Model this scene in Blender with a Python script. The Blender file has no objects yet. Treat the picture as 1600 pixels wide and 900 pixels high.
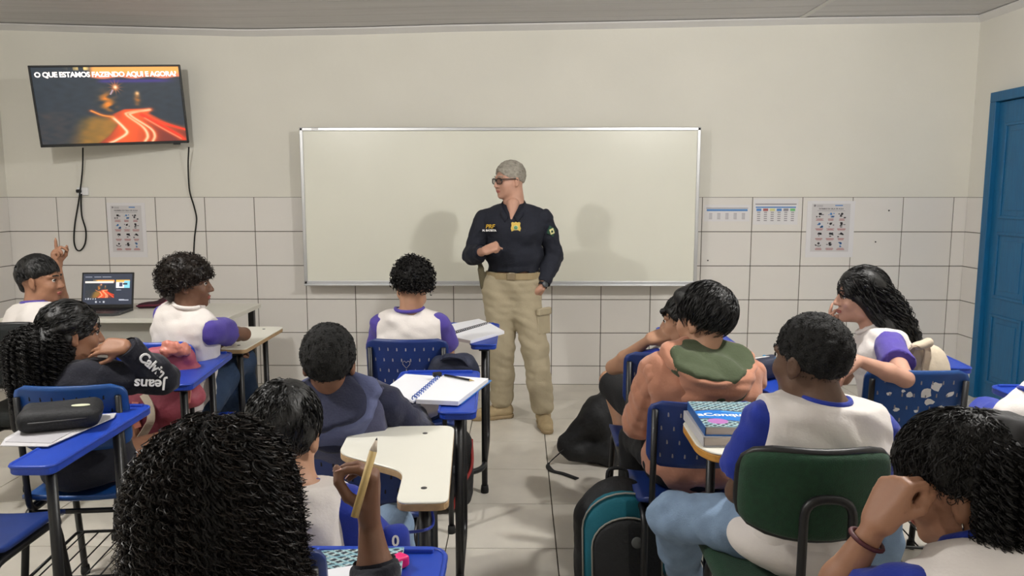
import bpy, bmesh, math, random
import numpy as np
from mathutils import Vector, Matrix, Euler

random.seed(7)
scene = bpy.context.scene
COL = scene.collection

# ------------------------------------------------------------------ camera
F_PX = 1200.0
CAM = Vector((0.0, 0.0, 1.55))
PITCH = math.radians(7.125)
YAW = math.radians(0.573)
cam_data = bpy.data.cameras.new('camera')
cam_data.sensor_width = 36.0
cam_data.lens = 36.0 * F_PX / 1600.0
cam_data.clip_start = 0.05
cam = bpy.data.objects.new('camera', cam_data)
cam.location = CAM
cam.rotation_euler = (math.pi / 2 - PITCH, 0.0, YAW)
COL.objects.link(cam)
scene.camera = cam
_R = Euler((math.pi / 2 - PITCH, 0.0, YAW)).to_matrix()


def ray(px, py):
    return _R @ Vector(((px - 800.0) / F_PX, (450.0 - py) / F_PX, -1.0))


def P(px, py, Y):
    """world point seen at a pixel of the 1600x900 frame, at depth Y"""
    d = ray(px, py)
    return CAM + d * (Y / d.y)


def PZ(px, py, z):
    d = ray(px, py)
    return CAM + d * ((z - CAM.z) / d.z)


def PX(px, py, X):
    d = ray(px, py)
    return CAM + d * (X / d.x)


# ------------------------------------------------------------------ world, lamps, exposure
world = bpy.data.worlds.new('World')
scene.world = world
world.use_nodes = True
world.node_tree.nodes['Background'].inputs[0].default_value = (0.55, 0.62, 0.72, 1)
world.node_tree.nodes['Background'].inputs[1].default_value = 0.12


def lamp(name, loc, watts, radius, color=(1.0, 0.98, 0.935)):
    l = bpy.data.lights.new(name, 'POINT')
    l.energy = watts
    l.shadow_soft_size = radius
    l.color = color
    o = bpy.data.objects.new(name, l)
    o.location = loc
    COL.objects.link(o)
    return o


lamp('bulb_right', (1.56, 2.62, 2.76), 112, 0.07)
lamp('bulb_left', (-2.11, 2.18, 2.76), 96, 0.07)
lamp('fill_rear_right', (1.6, -1.2, 2.76), 19, 0.09)  # unseen lamp added behind the camera as weak fill
lamp('fill_rear_left', (-2.1, -1.2, 2.76), 19, 0.09)  # its left twin, also an added fill lamp out of view

vs = scene.view_settings
scene.display_settings.display_device = 'sRGB'
vs.view_transform = 'Standard'
vs.look = 'None'
vs.exposure = 0.42
vs.gamma = 1.0
vs.use_curve_mapping = False
scene.cycles.max_bounces = 6
scene.cycles.use_denoising = True


# ------------------------------------------------------------------ materials
def lin(c):
    def f(v):
        v /= 255.0
        return v / 12.92 if v <= 0.04045 else ((v + 0.055) / 1.055) ** 2.4
    return (f(c[0]), f(c[1]), f(c[2]), 1.0)


_MATS = {}


def mat(name, rgb, rough=0.6, metal=0.0, var=0.0, vscale=8.0, bump=0.0, bscale=60.0, emit=0.0, spec=0.5, stretch=None, sheen=0.0, rgb2=None, coat=0.0):
    if name in _MATS:
        return _MATS[name]
    m = bpy.data.materials.new(name)
    m.use_nodes = True
    nt = m.node_tree
    b = nt.nodes['Principled BSDF']
    col = lin(rgb)
    b.inputs['Base Color'].default_value = col
    b.inputs['Roughness'].default_value = rough
    b.inputs['Metallic'].default_value = metal
    b.inputs['Specular IOR Level'].default_value = spec
    if coat:
        b.inputs['Coat Weight'].default_value = coat
    if sheen:
        b.inputs['Sheen Weight'].default_value = sheen
    tc = None
    if var or bump or rgb2:
        tc = nt.nodes.new('ShaderNodeTexCoord')
        src = tc.outputs['Object']
        if stretch:
            mp = nt.nodes.new('ShaderNodeMapping')
            mp.inputs['Scale'].default_value = stretch
            nt.links.new(src, mp.inputs['Vector'])
            src = mp.outputs['Vector']
    if var or rgb2:
        n = nt.nodes.new('ShaderNodeTexNoise')
        n.inputs['Scale'].default_value = vscale
        n.inputs['Detail'].default_value = 5.0
        nt.links.new(src, n.inputs['Vector'])
        r = nt.nodes.new('ShaderNodeValToRGB')
        r.color_ramp.elements[0].position = 0.3
        r.color_ramp.elements[1].position = 0.7
        if rgb2:
            r.color_ramp.elements[0].color = lin(rgb2)
            r.color_ramp.elements[1].color = col
        else:
            r.color_ramp.elements[0].color = tuple(c * (1 - var) for c in col[:3]) + (1,)
            r.color_ramp.elements[1].color = tuple(min(1, c * (1 + var * 0.5)) for c in col[:3]) + (1,)
        nt.links.new(n.outputs['Fac'], r.inputs['Fac'])
        nt.links.new(r.outputs['Color'], b.inputs['Base Color'])
    if bump:
        n2 = nt.nodes.new('ShaderNodeTexNoise')
        n2.inputs['Scale'].default_value = bscale
        n2.inputs['Detail'].default_value = 4.0
        nt.links.new(src, n2.inputs['Vector'])
        bp = nt.nodes.new('ShaderNodeBump')
        bp.inputs['Strength'].default_value = bump
        bp.inputs['Distance'].default_value = 0.01
        nt.links.new(n2.outputs['Fac'], bp.inputs['Height'])
        nt.links.new(bp.outputs['Normal'], b.inputs['Normal'])
    if emit:
        b.inputs['Emission Color'].default_value = col
        b.inputs['Emission Strength'].default_value = emit
    _MATS[name] = m
    return m


def mat_attr(name, emit=0.0, rough=0.5):
    """printed or glowing picture: colour comes from a colour attribute of the mesh"""
    m = bpy.data.materials.new(name)
    m.use_nodes = True
    nt = m.node_tree
    b = nt.nodes['Principled BSDF']
    a = nt.nodes.new('ShaderNodeVertexColor')
    a.layer_name = 'print'
    b.inputs['Roughness'].default_value = rough
    if emit:
        b.inputs['Base Color'].default_value = (0.01, 0.01, 0.01, 1)
        nt.links.new(a.outputs['Color'], b.inputs['Emission Color'])
        b.inputs['Emission Strength'].default_value = emit
    else:
        nt.links.new(a.outputs['Color'], b.inputs['Base Color'])
    return m


M = dict(
    plaster=mat('plaster', (227, 224, 214), 0.85, var=0.05, vscale=1.3, bump=0.06, bscale=30),
    plaster_side=mat('plaster_side', (224, 221, 212), 0.85, var=0.05, vscale=1.3, bump=0.06, bscale=30),
    tile=mat('glazed_tile', (226, 222, 217), 0.28, var=0.03, vscale=2.0),
    grout=mat('dark_grout', (104, 96, 88), 0.9),
    floor_tile=mat('floor_tile', (216, 210, 198), 0.32, var=0.10, vscale=5.0, bump=0.02, bscale=20),
    floor_grout=mat('floor_grout', (105, 96, 82), 0.9),
    pvc=mat('ceiling_pvc', (205, 203, 204), 0.5, var=0.08, vscale=3.0, stretch=(0.3, 6, 1)),
    pvc_trim=mat('ceiling_trim', (216, 214, 212), 0.5, var=0.05, vscale=3.0),
    door=mat('door_blue_paint', (10, 94, 140), 0.42, var=0.14, vscale=9.0, bump=0.10, bscale=14, stretch=(6, 6, 0.6)),
    alu=mat('aluminium', (200, 201, 203), 0.38, metal=0.75),
    board=mat('whiteboard', (232, 231, 218), 0.30, var=0.03, vscale=1.6),
    black=mat('black_paint', (18, 18, 20), 0.42),
    blackplastic=mat('black_plastic', (16, 16, 18), 0.45),
    rubber=mat('rubber', (12, 12, 12), 0.8),
    blue=mat('blue_plastic', (30, 66, 172), 0.40, var=0.12, vscale=7.0),
    blue_dark=mat('blue_plastic_deep', (22, 48, 112), 0.45, var=0.15, vscale=9.0),
    blue_worn=mat('blue_plastic_worn', (22, 74, 140), 0.45, var=0.2, vscale=12.0),
    laminate=mat('white_laminate', (232, 230, 218), 0.35, var=0.02, vscale=4.0),
    edge=mat('particle_board_edge', (176, 146, 108), 0.7, var=0.15, vscale=40.0),
    edge_wood=mat('yellow_wood_edge', (196, 140, 62), 0.5, var=0.15, vscale=30.0),
    desk_white=mat('desk_white', (220, 218, 208), 0.4, var=0.03, vscale=3.0),
    panel_grey=mat('desk_panel_grey', (168, 166, 158), 0.6, var=0.05),
    green_fabric=mat('green_upholstery', (14, 58, 34), 0.85, var=0.2, vscale=60.0, bump=0.25, bscale=300, sheen=0.1),
    black_fabric=mat('black_upholstery', (22, 26, 26), 0.9, var=0.2, vscale=60.0, bump=0.2, bscale=300),
    paper=mat('paper', (240, 241, 246), 0.8, var=0.02, vscale=5.0),
    paper_grey=mat('paper_grey', (196, 194, 196), 0.8, var=0.04, vscale=5.0),
    pages=mat('page_edges', (202, 190, 178), 0.9, var=0.15, vscale=80.0, stretch=(0.2, 0.2, 8)),
    ink=mat('printed_ink', (62, 60, 66), 0.8),
    ink_soft=mat('printed_ink_soft', (146, 142, 148), 0.8),
    ink_blue=mat('printed_ink_blue', (90, 140, 200), 0.8),
    ink_red=mat('printed_ink_red', (170, 98, 98), 0.8),
    ink_green=mat('printed_ink_green', (120, 196, 128), 0.8),
    ink_yellow=mat('printed_ink_yellow', (214, 214, 150), 0.8),
    poster=mat('poster_paper', (206, 203, 204), 0.7),
    sleeve_film=mat('poster_sleeve_film', (224, 222, 224), 0.35),
    white=mat('white_plastic', (236, 236, 238), 0.4),
    cloth_white=mat('white_cotton', (228, 221, 216), 0.9, bump=0.10, bscale=160, sheen=0.15),
    cloth_blue=mat('royal_blue_cotton', (24, 48, 150), 0.9, bump=0.12, bscale=160, sheen=0.15),
    cloth_purple=mat('violet_cotton', (78, 64, 152), 0.9, bump=0.12, bscale=160, sheen=0.15),
    navy=mat('navy_fleece', (26, 30, 56), 0.95, bump=0.2, bscale=140, sheen=0.2),
    navy_black=mat('near_black_cotton', (24, 25, 36), 0.95, bump=0.2, bscale=140, sheen=0.1),
    slate=mat('slate_fleece', (70, 72, 98), 0.95, bump=0.2, bscale=140, sheen=0.2),
    slate_light=mat('slate_trim', (86, 92, 126), 0.95, bump=0.2, bscale=140),
    salmon=mat('salmon_fleece', (182, 127, 102), 0.95, bump=0.12, bscale=140, sheen=0.2),
    olive=mat('olive_lining', (66, 76, 52), 0.95, bump=0.15, bscale=140, sheen=0.1),
    uniform=mat('uniform_navy', (20, 24, 38), 0.85, bump=0.15, bscale=160),
    khaki=mat('khaki_twill', (176, 164, 138), 0.9, var=0.06, vscale=14, bump=0.15, bscale=120),
    belt=mat('khaki_belt', (160, 142, 108), 0.8, bump=0.2, bscale=200),
    boot=mat('tan_suede', (176, 156, 120), 0.9, var=0.1, vscale=30, bump=0.2, bscale=120),
    boot_sole=mat('tan_sole', (150, 130, 98), 0.8),
    jeans=mat('light_denim', (132, 156, 184), 0.95, var=0.18, vscale=14, bump=0.2, bscale=220),
    jeans_dark=mat('dark_denim', (40, 60, 88), 0.95, var=0.18, vscale=14, bump=0.2, bscale=220),
    black_cloth=mat('black_cotton', (22, 22, 24), 0.95, bump=0.15, bscale=140),
    shoe=mat('dark_sneaker', (34, 32, 32), 0.7),
    shoe_sole=mat('sneaker_sole', (190, 188, 184), 0.7),
    skin_light=mat('skin_light', (196, 150, 128), 0.55, var=0.07, vscale=30, bump=0.03, bscale=200),
    skin_tan=mat('skin_tan', (178, 134, 106), 0.55, var=0.06, vscale=30, bump=0.03, bscale=200),
    skin_mid=mat('skin_mid', (154, 110, 84), 0.55, var=0.06, vscale=30, bump=0.03, bscale=200),
    skin_brown=mat('skin_brown', (118, 82, 62), 0.55, var=0.06, vscale=30, bump=0.03, bscale=200),
    skin_deep=mat('skin_deep', (94, 68, 52), 0.55, var=0.06, vscale=30, bump=0.03, bscale=200),
    lips=mat('lips', (168, 96, 86), 0.5),
    eye_white=mat('eye_white', (226, 220, 214), 0.3),
    eye_iris=mat('eye_iris', (38, 26, 20), 0.25),
    nail=mat('finger_nail', (214, 170, 156), 0.35),
    hair_black=mat('hair_black', (9, 8, 8), 0.52, var=0.3, vscale=60, bump=0.3, bscale=140, spec=0.5, stretch=(1, 1, 0.25)),
    hair_matte=mat('hair_short_black', (10, 9, 9), 0.85, var=0.3, vscale=90, bump=0.6, bscale=260),
    hair_curl=mat('hair_curly_black', (12, 9, 8), 0.66, var=0.35, vscale=20, spec=0.35),
    hair_brown=mat('hair_curly_brown', (30, 21, 15), 0.5, var=0.35, vscale=20, spec=0.4),
    hair_grey=mat('hair_grey', (166, 160, 148), 0.8, var=0.3, vscale=60, bump=0.6, bscale=180),
    glass_dark=mat('tinted_lens', (120, 94, 84), 0.15),
    frame_dark=mat('glasses_frame', (26, 22, 22), 0.3),
    gold=mat('badge_gold', (222, 190, 92), 0.5),
    pink=mat('pink_rubber', (238, 40, 120), 0.4),
    wood=mat('pencil_wood', (206, 178, 118), 0.55, var=0.12, vscale=40),
    graphite=mat('graphite', (60, 58, 58), 0.4),
    wine=mat('wine_red_nylon', (112, 38, 52), 0.75, var=0.15, vscale=12, bump=0.15, bscale=80),
    rose=mat('rose_pink_nylon', (176, 84, 98), 0.55, var=0.15, vscale=12, bump=0.15, bscale=60),
    coral=mat('shiny_coral', (206, 130, 112), 0.35, var=0.2, vscale=30, bump=0.3, bscale=40),
    cream=mat('cream_fabric', (206, 192, 170), 0.85, var=0.06, vscale=12, bump=0.15, bscale=90),
    cream_shade=mat('beige_strap', (170, 152, 130), 0.85, bump=0.15, bscale=90),
    bag_black=mat('black_nylon', (22, 23, 26), 0.72, var=0.15, vscale=14, bump=0.25, bscale=70),
    bag_navy=mat('navy_nylon', (28, 34, 56), 0.72, var=0.15, vscale=14, bump=0.25, bscale=60),
    teal=mat('teal_nylon', (10, 104, 122), 0.7, var=0.1, vscale=14, bump=0.15, bscale=90),
    piping=mat('grey_piping', (150, 148, 140), 0.6),
    cyan=mat('cyan_zip', (38, 160, 214), 0.5),
    laptop=mat('laptop_grey', (74, 76, 78), 0.4, metal=0.3),
    bracelet=mat('wine_bracelet', (70, 18, 26), 0.6),
    spiral_blue=mat('spiral_blue', (52, 92, 180), 0.4),
    cover_blue=mat('cover_blue', (70, 134, 206), 0.45),
    book_blue=mat('book_blue', (34, 120, 208), 0.4),
    book_dark=mat('book_dark', (36, 46, 62), 0.4),
    book_pale=mat('book_pale', (186, 206, 204), 0.4),
    book_pink=mat('book_pink', (190, 120, 190), 0.4),
    lettering=mat('white_lettering', (238, 236, 234), 0.7),
)


M['glass_dark'].node_tree.nodes['Principled BSDF'].inputs['Alpha'].default_value = 0.38


# ------------------------------------------------------------------ mesh helpers
def fillet(pts, r, n=5):
    pts = [Vector(p) for p in pts]
    out = [pts[0]]
    for i in range(1, len(pts) - 1):
        a, b, c = pts[i - 1], pts[i], pts[i + 1]
        d1, d2 = (a - b), (c - b)
        q = min(r, d1.length * 0.49, d2.length * 0.49)
        p1, p2 = b + d1.normalized() * q, b + d2.normalized() * q
        for k in range(n + 1):
            t = k / n
            out.append(p1 * (1 - t) ** 2 + b * 2 * t * (1 - t) + p2 * t * t)
    out.append(pts[-1])
    return out


def spline(pts, n=8):
    """Catmull-Rom through points"""
    pts = [Vector(p) for p in pts]
    q = [pts[0] * 2 - pts[1]] + pts + [pts[-1] * 2 - pts[-2]]
    out = []
    for i in range(1, len(q) - 2):
        p0, p1, p2, p3 = q[i - 1], q[i], q[i + 1], q[i + 2]
        for k in range(n):
            t = k / n
            out.append(0.5 * ((2 * p1) + (p2 - p0) * t + (2 * p0 - 5 * p1 + 4 * p2 - p3) * t * t + (3 * p1 - p0 - 3 * p2 + p3) * t ** 3))
    out.append(pts[-1])
    return out


class MB:
    def __init__(self):
        self.v, self.f, self.mi, self.sm = [], [], [], []
        self.cur = 0

    def add(self, vs, fs, smooth=False):
        o = len(self.v)
        self.v += [tuple(x) for x in vs]
        for f in fs:
            self.f.append(tuple(i + o for i in f))
            self.mi.append(self.cur)
            self.sm.append(smooth)
        return self

    def box(self, c, s, rot=None):
        c = Vector(c)
        vs = []
        for x in (-.5, .5):
            for y in (-.5, .5):
                for z in (-.5, .5):
                    p = Vector((x * s[0], y * s[1], z * s[2]))
                    vs.append(c + (rot @ p if rot else p))
        return self.add(vs, [(0, 1, 3, 2), (4, 6, 7, 5), (0, 4, 5, 1), (2, 3, 7, 6), (0, 2, 6, 4), (1, 5, 7, 3)])

    def bbox(self, c, s, bev=0.004, rot=None):
        """box with chamfered edges"""
        bm = bmesh.new()
        bmesh.ops.create_cube(bm, size=1.0)
        for v in bm.verts:
            v.co = Vector((v.co.x * s[0], v.co.y * s[1], v.co.z * s[2]))
        bmesh.ops.bevel(bm, geom=list(bm.edges), offset=min(bev, min(s) * 0.45), segments=2, affect='EDGES', profile=0.5)
        bm.verts.index_update()
        c = Vector(c)
        vs = [c + (rot @ v.co if rot else v.co) for v in bm.verts]
        fs = [[v.index for v in f.verts] for f in bm.faces]
        bm.free()
        return self.add(vs, fs)

    def tube(self, pts, r, n=8, cap=True, r2=None):
        pts = [Vector(p) for p in pts]
        L = len(pts)
        vs, fs = [], []
        t0 = (pts[1] - pts[0]).normalized()
        up = Vector((0, 0, 1)) if abs(t0.z) < 0.9 else Vector((1, 0, 0))
        e1 = t0.cross(up).normalized()
        for i in range(L):
            t = (pts[min(i + 1, L - 1)] - pts[max(i - 1, 0)])
            t = t.normalized() if t.length > 1e-9 else t0
            e1 = (e1 - t * e1.dot(t))
            e1 = e1.normalized() if e1.length > 1e-6 else t.orthogonal().normalized()
            e2 = t.cross(e1)
            rr = r if r2 is None else r + (r2 - r) * i / (L - 1)
            for k in range(n):
                a = 2 * math.pi * k / n
                vs.append(pts[i] + (e1 * math.cos(a) + e2 * math.sin(a)) * rr)
        for i in range(L - 1):
            for k in range(n):
                k2 = (k + 1) % n
                fs.append((i * n + k, i * n + k2, (i + 1) * n + k2, (i + 1) * n + k))
        if cap:
            fs.append(tuple(range(n - 1, -1, -1)))
            fs.append(tuple((L - 1) * n + k for k in range(n)))
        return self.add(vs, fs, True)

    def strip(self, pts, side, w, t):
        """flat strap: rectangular section along a path; side = width direction"""
        pts = [Vector(p) for p in pts]
        vs, fs = [], []
        L = len(pts)
        for i in range(L):
            tg = (pts[min(i + 1, L - 1)] - pts[max(i - 1, 0)]).normalized()
            s = Vector(side)
            s = (s - tg * s.dot(tg)).normalized()
            nn = tg.cross(s)
            for a, b in ((-1, -1), (1, -1), (1, 1), (-1, 1)):
                vs.append(pts[i] + s * (a * w / 2) + nn * (b * t / 2))
        for i in range(L - 1):
            for k in range(4):
                fs.append((i * 4 + k, i * 4 + (k + 1) % 4, (i + 1) * 4 + (k + 1) % 4, (i + 1) * 4 + k))
        fs += [(3, 2, 1, 0), tuple((L - 1) * 4 + k for k in range(4))]
        return self.add(vs, fs)

    def prism(self, outline, z0, z1, bev=0.003, fn=None):
        """outline: ccw (x,y) points, extruded z0..z1 with a small edge chamfer"""
        n = len(outline)
        pts = [Vector((p[0], p[1])) for p in outline]
        ins = []
        for i in range(n):
            a, b, c = pts[i - 1], pts[i], pts[(i + 1) % n]
            d1, d2 = (b - a), (c - b)
            n1, n2 = Vector((-d1.y, d1.x)), Vector((-d2.y, d2.x))
            nn = (n1.normalized() if n1.length else n1) + (n2.normalized() if n2.length else n2)
            nn = nn.normalized() if nn.length > 1e-6 else Vector((0, 0))
            ins.append(b + nn * bev)
        rings = [(ins, z0), (pts, z0 + bev), (pts, z1 - bev), (ins, z1)]
        vs, fs = [], []
        for ring, z in rings:
            for p in ring:
                q = Vector((p.x, p.y, z))
                vs.append(fn(q) if fn else q)
        for k in range(3):
            for i in range(n):
                j = (i + 1) % n
                fs.append((k * n + i, k * n + j, (k + 1) * n + j, (k + 1) * n + i))
        fs.append(tuple(range(n - 1, -1, -1)))
        fs.append(tuple(3 * n + i for i in range(n)))
        return self.add(vs, fs)

    def lathe(self, prof, c=(0, 0, 0), n=20, rot=None):
        c = Vector(c)
        vs, fs = [], []
        for r, z in prof:
            for k in range(n):
                a = 2 * math.pi * k / n
                p = Vector((r * math.cos(a), r * math.sin(a), z))
                vs.append(c + (rot @ p if rot else p))
        for i in range(len(prof) - 1):
            for k in range(n):
                k2 = (k + 1) % n
                fs.append((i * n + k, i * n + k2, (i + 1) * n + k2, (i + 1) * n + k))
        fs.append(tuple(range(n - 1, -1, -1)))
        fs.append(tuple((len(prof) - 1) * n + k for k in range(n)))
        return self.add(vs, fs, True)

    def grid(self, fn, nu, nv, thick=None, smooth=True):
        """fn(u,v)->point, u,v in 0..1; optional fn thickness vector direction via second surface"""
        vs, fs = [], []
        for i in range(nu + 1):
            for j in range(nv + 1):
                vs.append(Vector(fn(i / nu, j / nv)))
        W = nv + 1
        for i in range(nu):
            for j in range(nv):
                fs.append((i * W + j, (i + 1) * W + j, (i + 1) * W + j + 1, i * W + j + 1))
        if thick is not None:
            o = len(vs)
            th = Vector(thick)
            vs += [v + th for v in vs[:o]]
            fs += [tuple(reversed([k + o for k in f])) for f in fs[:nu * nv]]
            for i in range(nu):
                fs.append((i * W, i * W + o, (i + 1) * W + o, (i + 1) * W))
                a, b = i * W + nv, (i + 1) * W + nv
                fs.append((a, b, b + o, a + o))
            for j in range(nv):
                fs.append((j, j + 1, j + 1 + o, j + o))
                a, b = nu * W + j, nu * W + j + 1
                fs.append((a, a + o, b + o, b))
        return self.add(vs, fs, smooth)

    def mesh(self, name, mats):
        me = bpy.data.meshes.new(name)
        me.from_pydata(self.v, [], self.f)
        if not isinstance(mats, (list, tuple)):
            mats = [mats]
        for m in mats:
            me.materials.append(m)
        me.polygons.foreach_set('material_index', self.mi)
        me.polygons.foreach_set('use_smooth', self.sm)
        me.update()
        return me

    def build(self, name, mats, parent=None, world=False):
        return place(name, self.mesh(name, mats), parent, world)


def place(name, me, parent=None, world=False):
    o = bpy.data.objects.new(name, me)
    COL.objects.link(o)
    if parent is not None:
        o.parent = parent
        if world:
            o.matrix_parent_inverse = wm(parent).inverted()
    return o


def wm(o):
    m = Matrix.LocRotScale(o.location, o.rotation_euler, o.scale)
    if o.parent is not None:
        return wm(o.parent) @ o.matrix_parent_inverse @ m
    return m


def tag(o, label, cat, group=None):
    o['label'] = label
    o['category'] = cat
    if group:
        o['group'] = group
    return o


def empty(name, loc=(0, 0, 0), rz=0.0, label=None, cat=None, group=None, rot=None):
    o = bpy.data.objects.new(name, None)
    o.empty_display_size = 0.1
    o.location = loc
    o.rotation_euler = rot if rot is not None else (0, 0, rz)
    COL.objects.link(o)
    if label:
        tag(o, label, cat, group)
    return o


def struct(o):
    o['kind'] = 'structure'
    return o


def copy_tree(o, parent=None):
    c = o.copy()
    COL.objects.link(c)
    if parent is not None:
        c.parent = parent
    for ch in list(o.children):
        copy_tree(ch, c)
    return c


BENCH = bpy.data.scenes.new('bench')      # empty side scene: evaluating there is quick; removed at the end


def settle(o):
    """plain mesh of an object with its modifiers (or of a text), then drop the object"""
    BENCH.collection.objects.link(o)
    vl = BENCH.view_layers[0]
    vl.update()
    me = bpy.data.meshes.new_from_object(o.evaluated_get(vl.depsgraph), depsgraph=vl.depsgraph)
    bpy.data.objects.remove(o)
    return me


def text_mesh(s, size, m, extrude=0.0, bold=0.0, align='CENTER', name='lettering', spacing=1.0, shear=0.0):
    cu = bpy.data.curves.new(name, 'FONT')
    cu.body = s
    cu.size = size
    cu.align_x = align
    cu.align_y = 'CENTER'
    cu.extrude = extrude
    cu.offset = bold
    cu.space_character = spacing
    cu.shear = shear
    cu.resolution_u = 3
    o = bpy.data.objects.new(name, cu)
    me = settle(o)
    me.name = name
    me.materials.clear()
    me.materials.append(m)
    return me


def frame_matrix(origin, x, y, z):
    m = Matrix((Vector(x), Vector(y), Vector(z))).transposed().to_4x4()
    m.translation = Vector(origin)
    return m
# ------------------------------------------------------------------ the room
D_WALL = 6.10
XL, XR = P(11.5, 309, D_WALL).x, P(1512, 309, D_WALL).x
TW = (P(1490, 309, D_WALL).x - XL) / 19.0
TH = 0.2715
ZT = 1.51
YB = -2.4
ZC = 2.83

# floor
fl = MB().box(((XL + XR) / 2, (YB + D_WALL) / 2, -0.06), (XR - XL + 0.4, D_WALL - YB + 0.4, 0.10)).build('floor', M['floor_grout'])
struct(fl)
FT = 0.485
ft = MB().bbox((0, 0, 0), (FT - 0.005, FT - 0.005, 0.01), 0.0015).mesh('floor_tile', M['floor_tile'])
fx0 = PZ(850, 669, 0).x
ks = range(int((XL - fx0) / FT) - 1, int((XR - fx0) / FT) + 2)
for k in ks:
    a, b = max(fx0 + k * FT, XL), min(fx0 + (k + 1) * FT, XR)
    if b - a < 0.02:
        continue
    for j in range(-1, 16):
        y1 = min(5.625 - (j - 0) * FT, D_WALL)
        y0 = 5.625 - (j + 1) * FT
        if j == -1:
            y0, y1 = 5.625, D_WALL
        if abs(b - a - FT) < 1e-4 and j >= 0:
            me = ft
        else:
            me = MB().bbox((0, 0, 0), (b - a - 0.005, y1 - y0 - 0.005, 0.01), 0.0015).mesh('floor_tile', M['floor_tile'])
        o = place('floor_tile', me, fl)
        o.location = ((a + b) / 2, (y0 + y1) / 2, -0.005)

# walls
wf = MB().box(((XL + XR) / 2, D_WALL + 0.075, 1.45), (XR - XL + 0.3, 0.15, 3.0)).build('wall_front', M['plaster'])
struct(wf)
grf = MB().box(((XL + XR) / 2, D_WALL - 0.002, ZT / 2), (XR - XL, 0.004, ZT)).build('tile_grout', M['grout'], wf)
wt = MB().bbox((0, 0, 0), (TW - 0.006, 0.009, TH - 0.006), 0.0015).mesh('wall_tile', M['tile'])
for r in range(6):
    z1 = ZT - r * TH
    z0 = max(z1 - TH, 0.0)
    for c in range(20):
        a, b = XL + c * TW, min(XL + (c + 1) * TW, XR)
        me = wt if (c < 19 and r < 5) else MB().bbox((0, 0, 0), (b - a - 0.006, 0.009, z1 - z0 - 0.006), 0.0015).mesh('wall_tile', M['tile'])
        o = place('wall_tile', me, wf)
        o.location = ((a + b) / 2, D_WALL - 0.0045, (z0 + z1) / 2)

wr = MB().box((XR + 0.075, (YB + D_WALL) / 2, 1.45), (0.15, D_WALL - YB, 3.0)).build('wall_right', M['plaster_side'])
struct(wr)
wl = MB().box((XL - 0.075, (YB + D_WALL) / 2, 1.45), (0.15, D_WALL - YB, 3.0)).build('wall_left', M['plaster_side'])
struct(wl)
wb = MB().box(((XL + XR) / 2, YB - 0.075, 1.45), (XR - XL + 0.3, 0.15, 3.0)).build('wall_back', M['plaster_side'])
struct(wb)

DOOR_Y1 = PX(1524, 612, XR).y - 0.02      # far edge of the door frame
DOOR_W = 0.98
for wall, X, sgn, y_end in ((wr, XR, -1, DOOR_Y1), (wl, XL, 1, 3.2)):
    MB().box((X + sgn * 0.002, (y_end + D_WALL) / 2, ZT / 2), (0.004, D_WALL - y_end, ZT)).build('tile_grout', M['grout'], wall)
    y1 = D_WALL - 0.01
    while y1 > y_end + 0.02:
        y0 = max(y1 - TW, y_end)
        for r in range(6):
            z1 = ZT - r * TH
            z0 = max(z1 - TH, 0)
            me = MB().bbox((0, 0, 0), (0.009, y1 - y0 - 0.006, z1 - z0 - 0.006), 0.0015).mesh('wall_tile', M['tile'])
            o = place('wall_tile', me, wall)
            o.location = (X + sgn * 0.0045, (y0 + y1) / 2, (z0 + z1) / 2)
        y1 = y0


# ceiling: sagging plastic planks
def sag(x, y):
    pts = [(-4.6, 34), (-4.0, 35), (-3.2, 40), (-2.1, 46), (-1.2, 43), (-0.5, 39), (0.0, 37.5), (1.0, 34), (2.2, 29), (3.5, 26), (4.2, 25)]
    for (x0, v0), (x1, v1) in zip(pts, pts[1:]):
        if x <= x1:
            t = max(0, min(1, (x - x0) / (x1 - x0)))
            v = v0 + (v1 - v0) * t
            break
    else:
        v = pts[-1][1]
    z = P(812, v, D_WALL).z
    w = max(0.0, min(1.0, (y - 2.0) / 4.1))
    return ZC + (z - ZC) * w


ce = MB().box(((XL + XR) / 2, (YB + D_WALL) / 2, 2.98), (XR - XL + 0.3, D_WALL - YB + 0.3, 0.06)).build('ceiling', M['pvc'])
struct(ce)
pw = 0.20
y = D_WALL
while y > YB:
    y0 = max(y - pw, YB)
    mb = MB()
    mb.grid(lambda u, v: (XL + (XR - XL) * u, y0 + 0.002 + (y - y0 - 0.004) * v, sag(XL + (XR - XL) * u, y0 + (y - y0) * v)), 40, 1, thick=(0, 0, 0.012), smooth=False)
    mb.build('ceiling_plank', M['pvc'], ce)
    y = y0
tr = MB()
tr.grid(lambda u, v: (XL + (XR - XL) * u, D_WALL - 0.045 + 0.045 * v, sag(XL + (XR - XL) * u, D_WALL) - 0.004 - 0.034 * v), 48, 1, thick=(0, 0, -0.012), smooth=False)
struct(tr.build('trim_1', M['pvc_trim']))
tr = MB()
tr.grid(lambda u, v: (XR - 0.045 + 0.045 * v, YB + (D_WALL - YB) * u, sag(XR, YB + (D_WALL - YB) * u) - 0.004 - 0.034 * v), 20, 1, thick=(0, 0, -0.012), smooth=False)
struct(tr.build('trim_2', M['pvc_trim']))
tr = MB()
xs = P(1258, 22, 6.0).x
tr.grid(lambda u, v: (xs - 0.022 + 0.044 * v, YB + (D_WALL - YB) * u, sag(xs, YB + (D_WALL - YB) * u) - 0.008), 20, 1, thick=(0, 0, 0.006), smooth=False)
struct(tr.build('trim_3', M['pvc_trim']))

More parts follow.
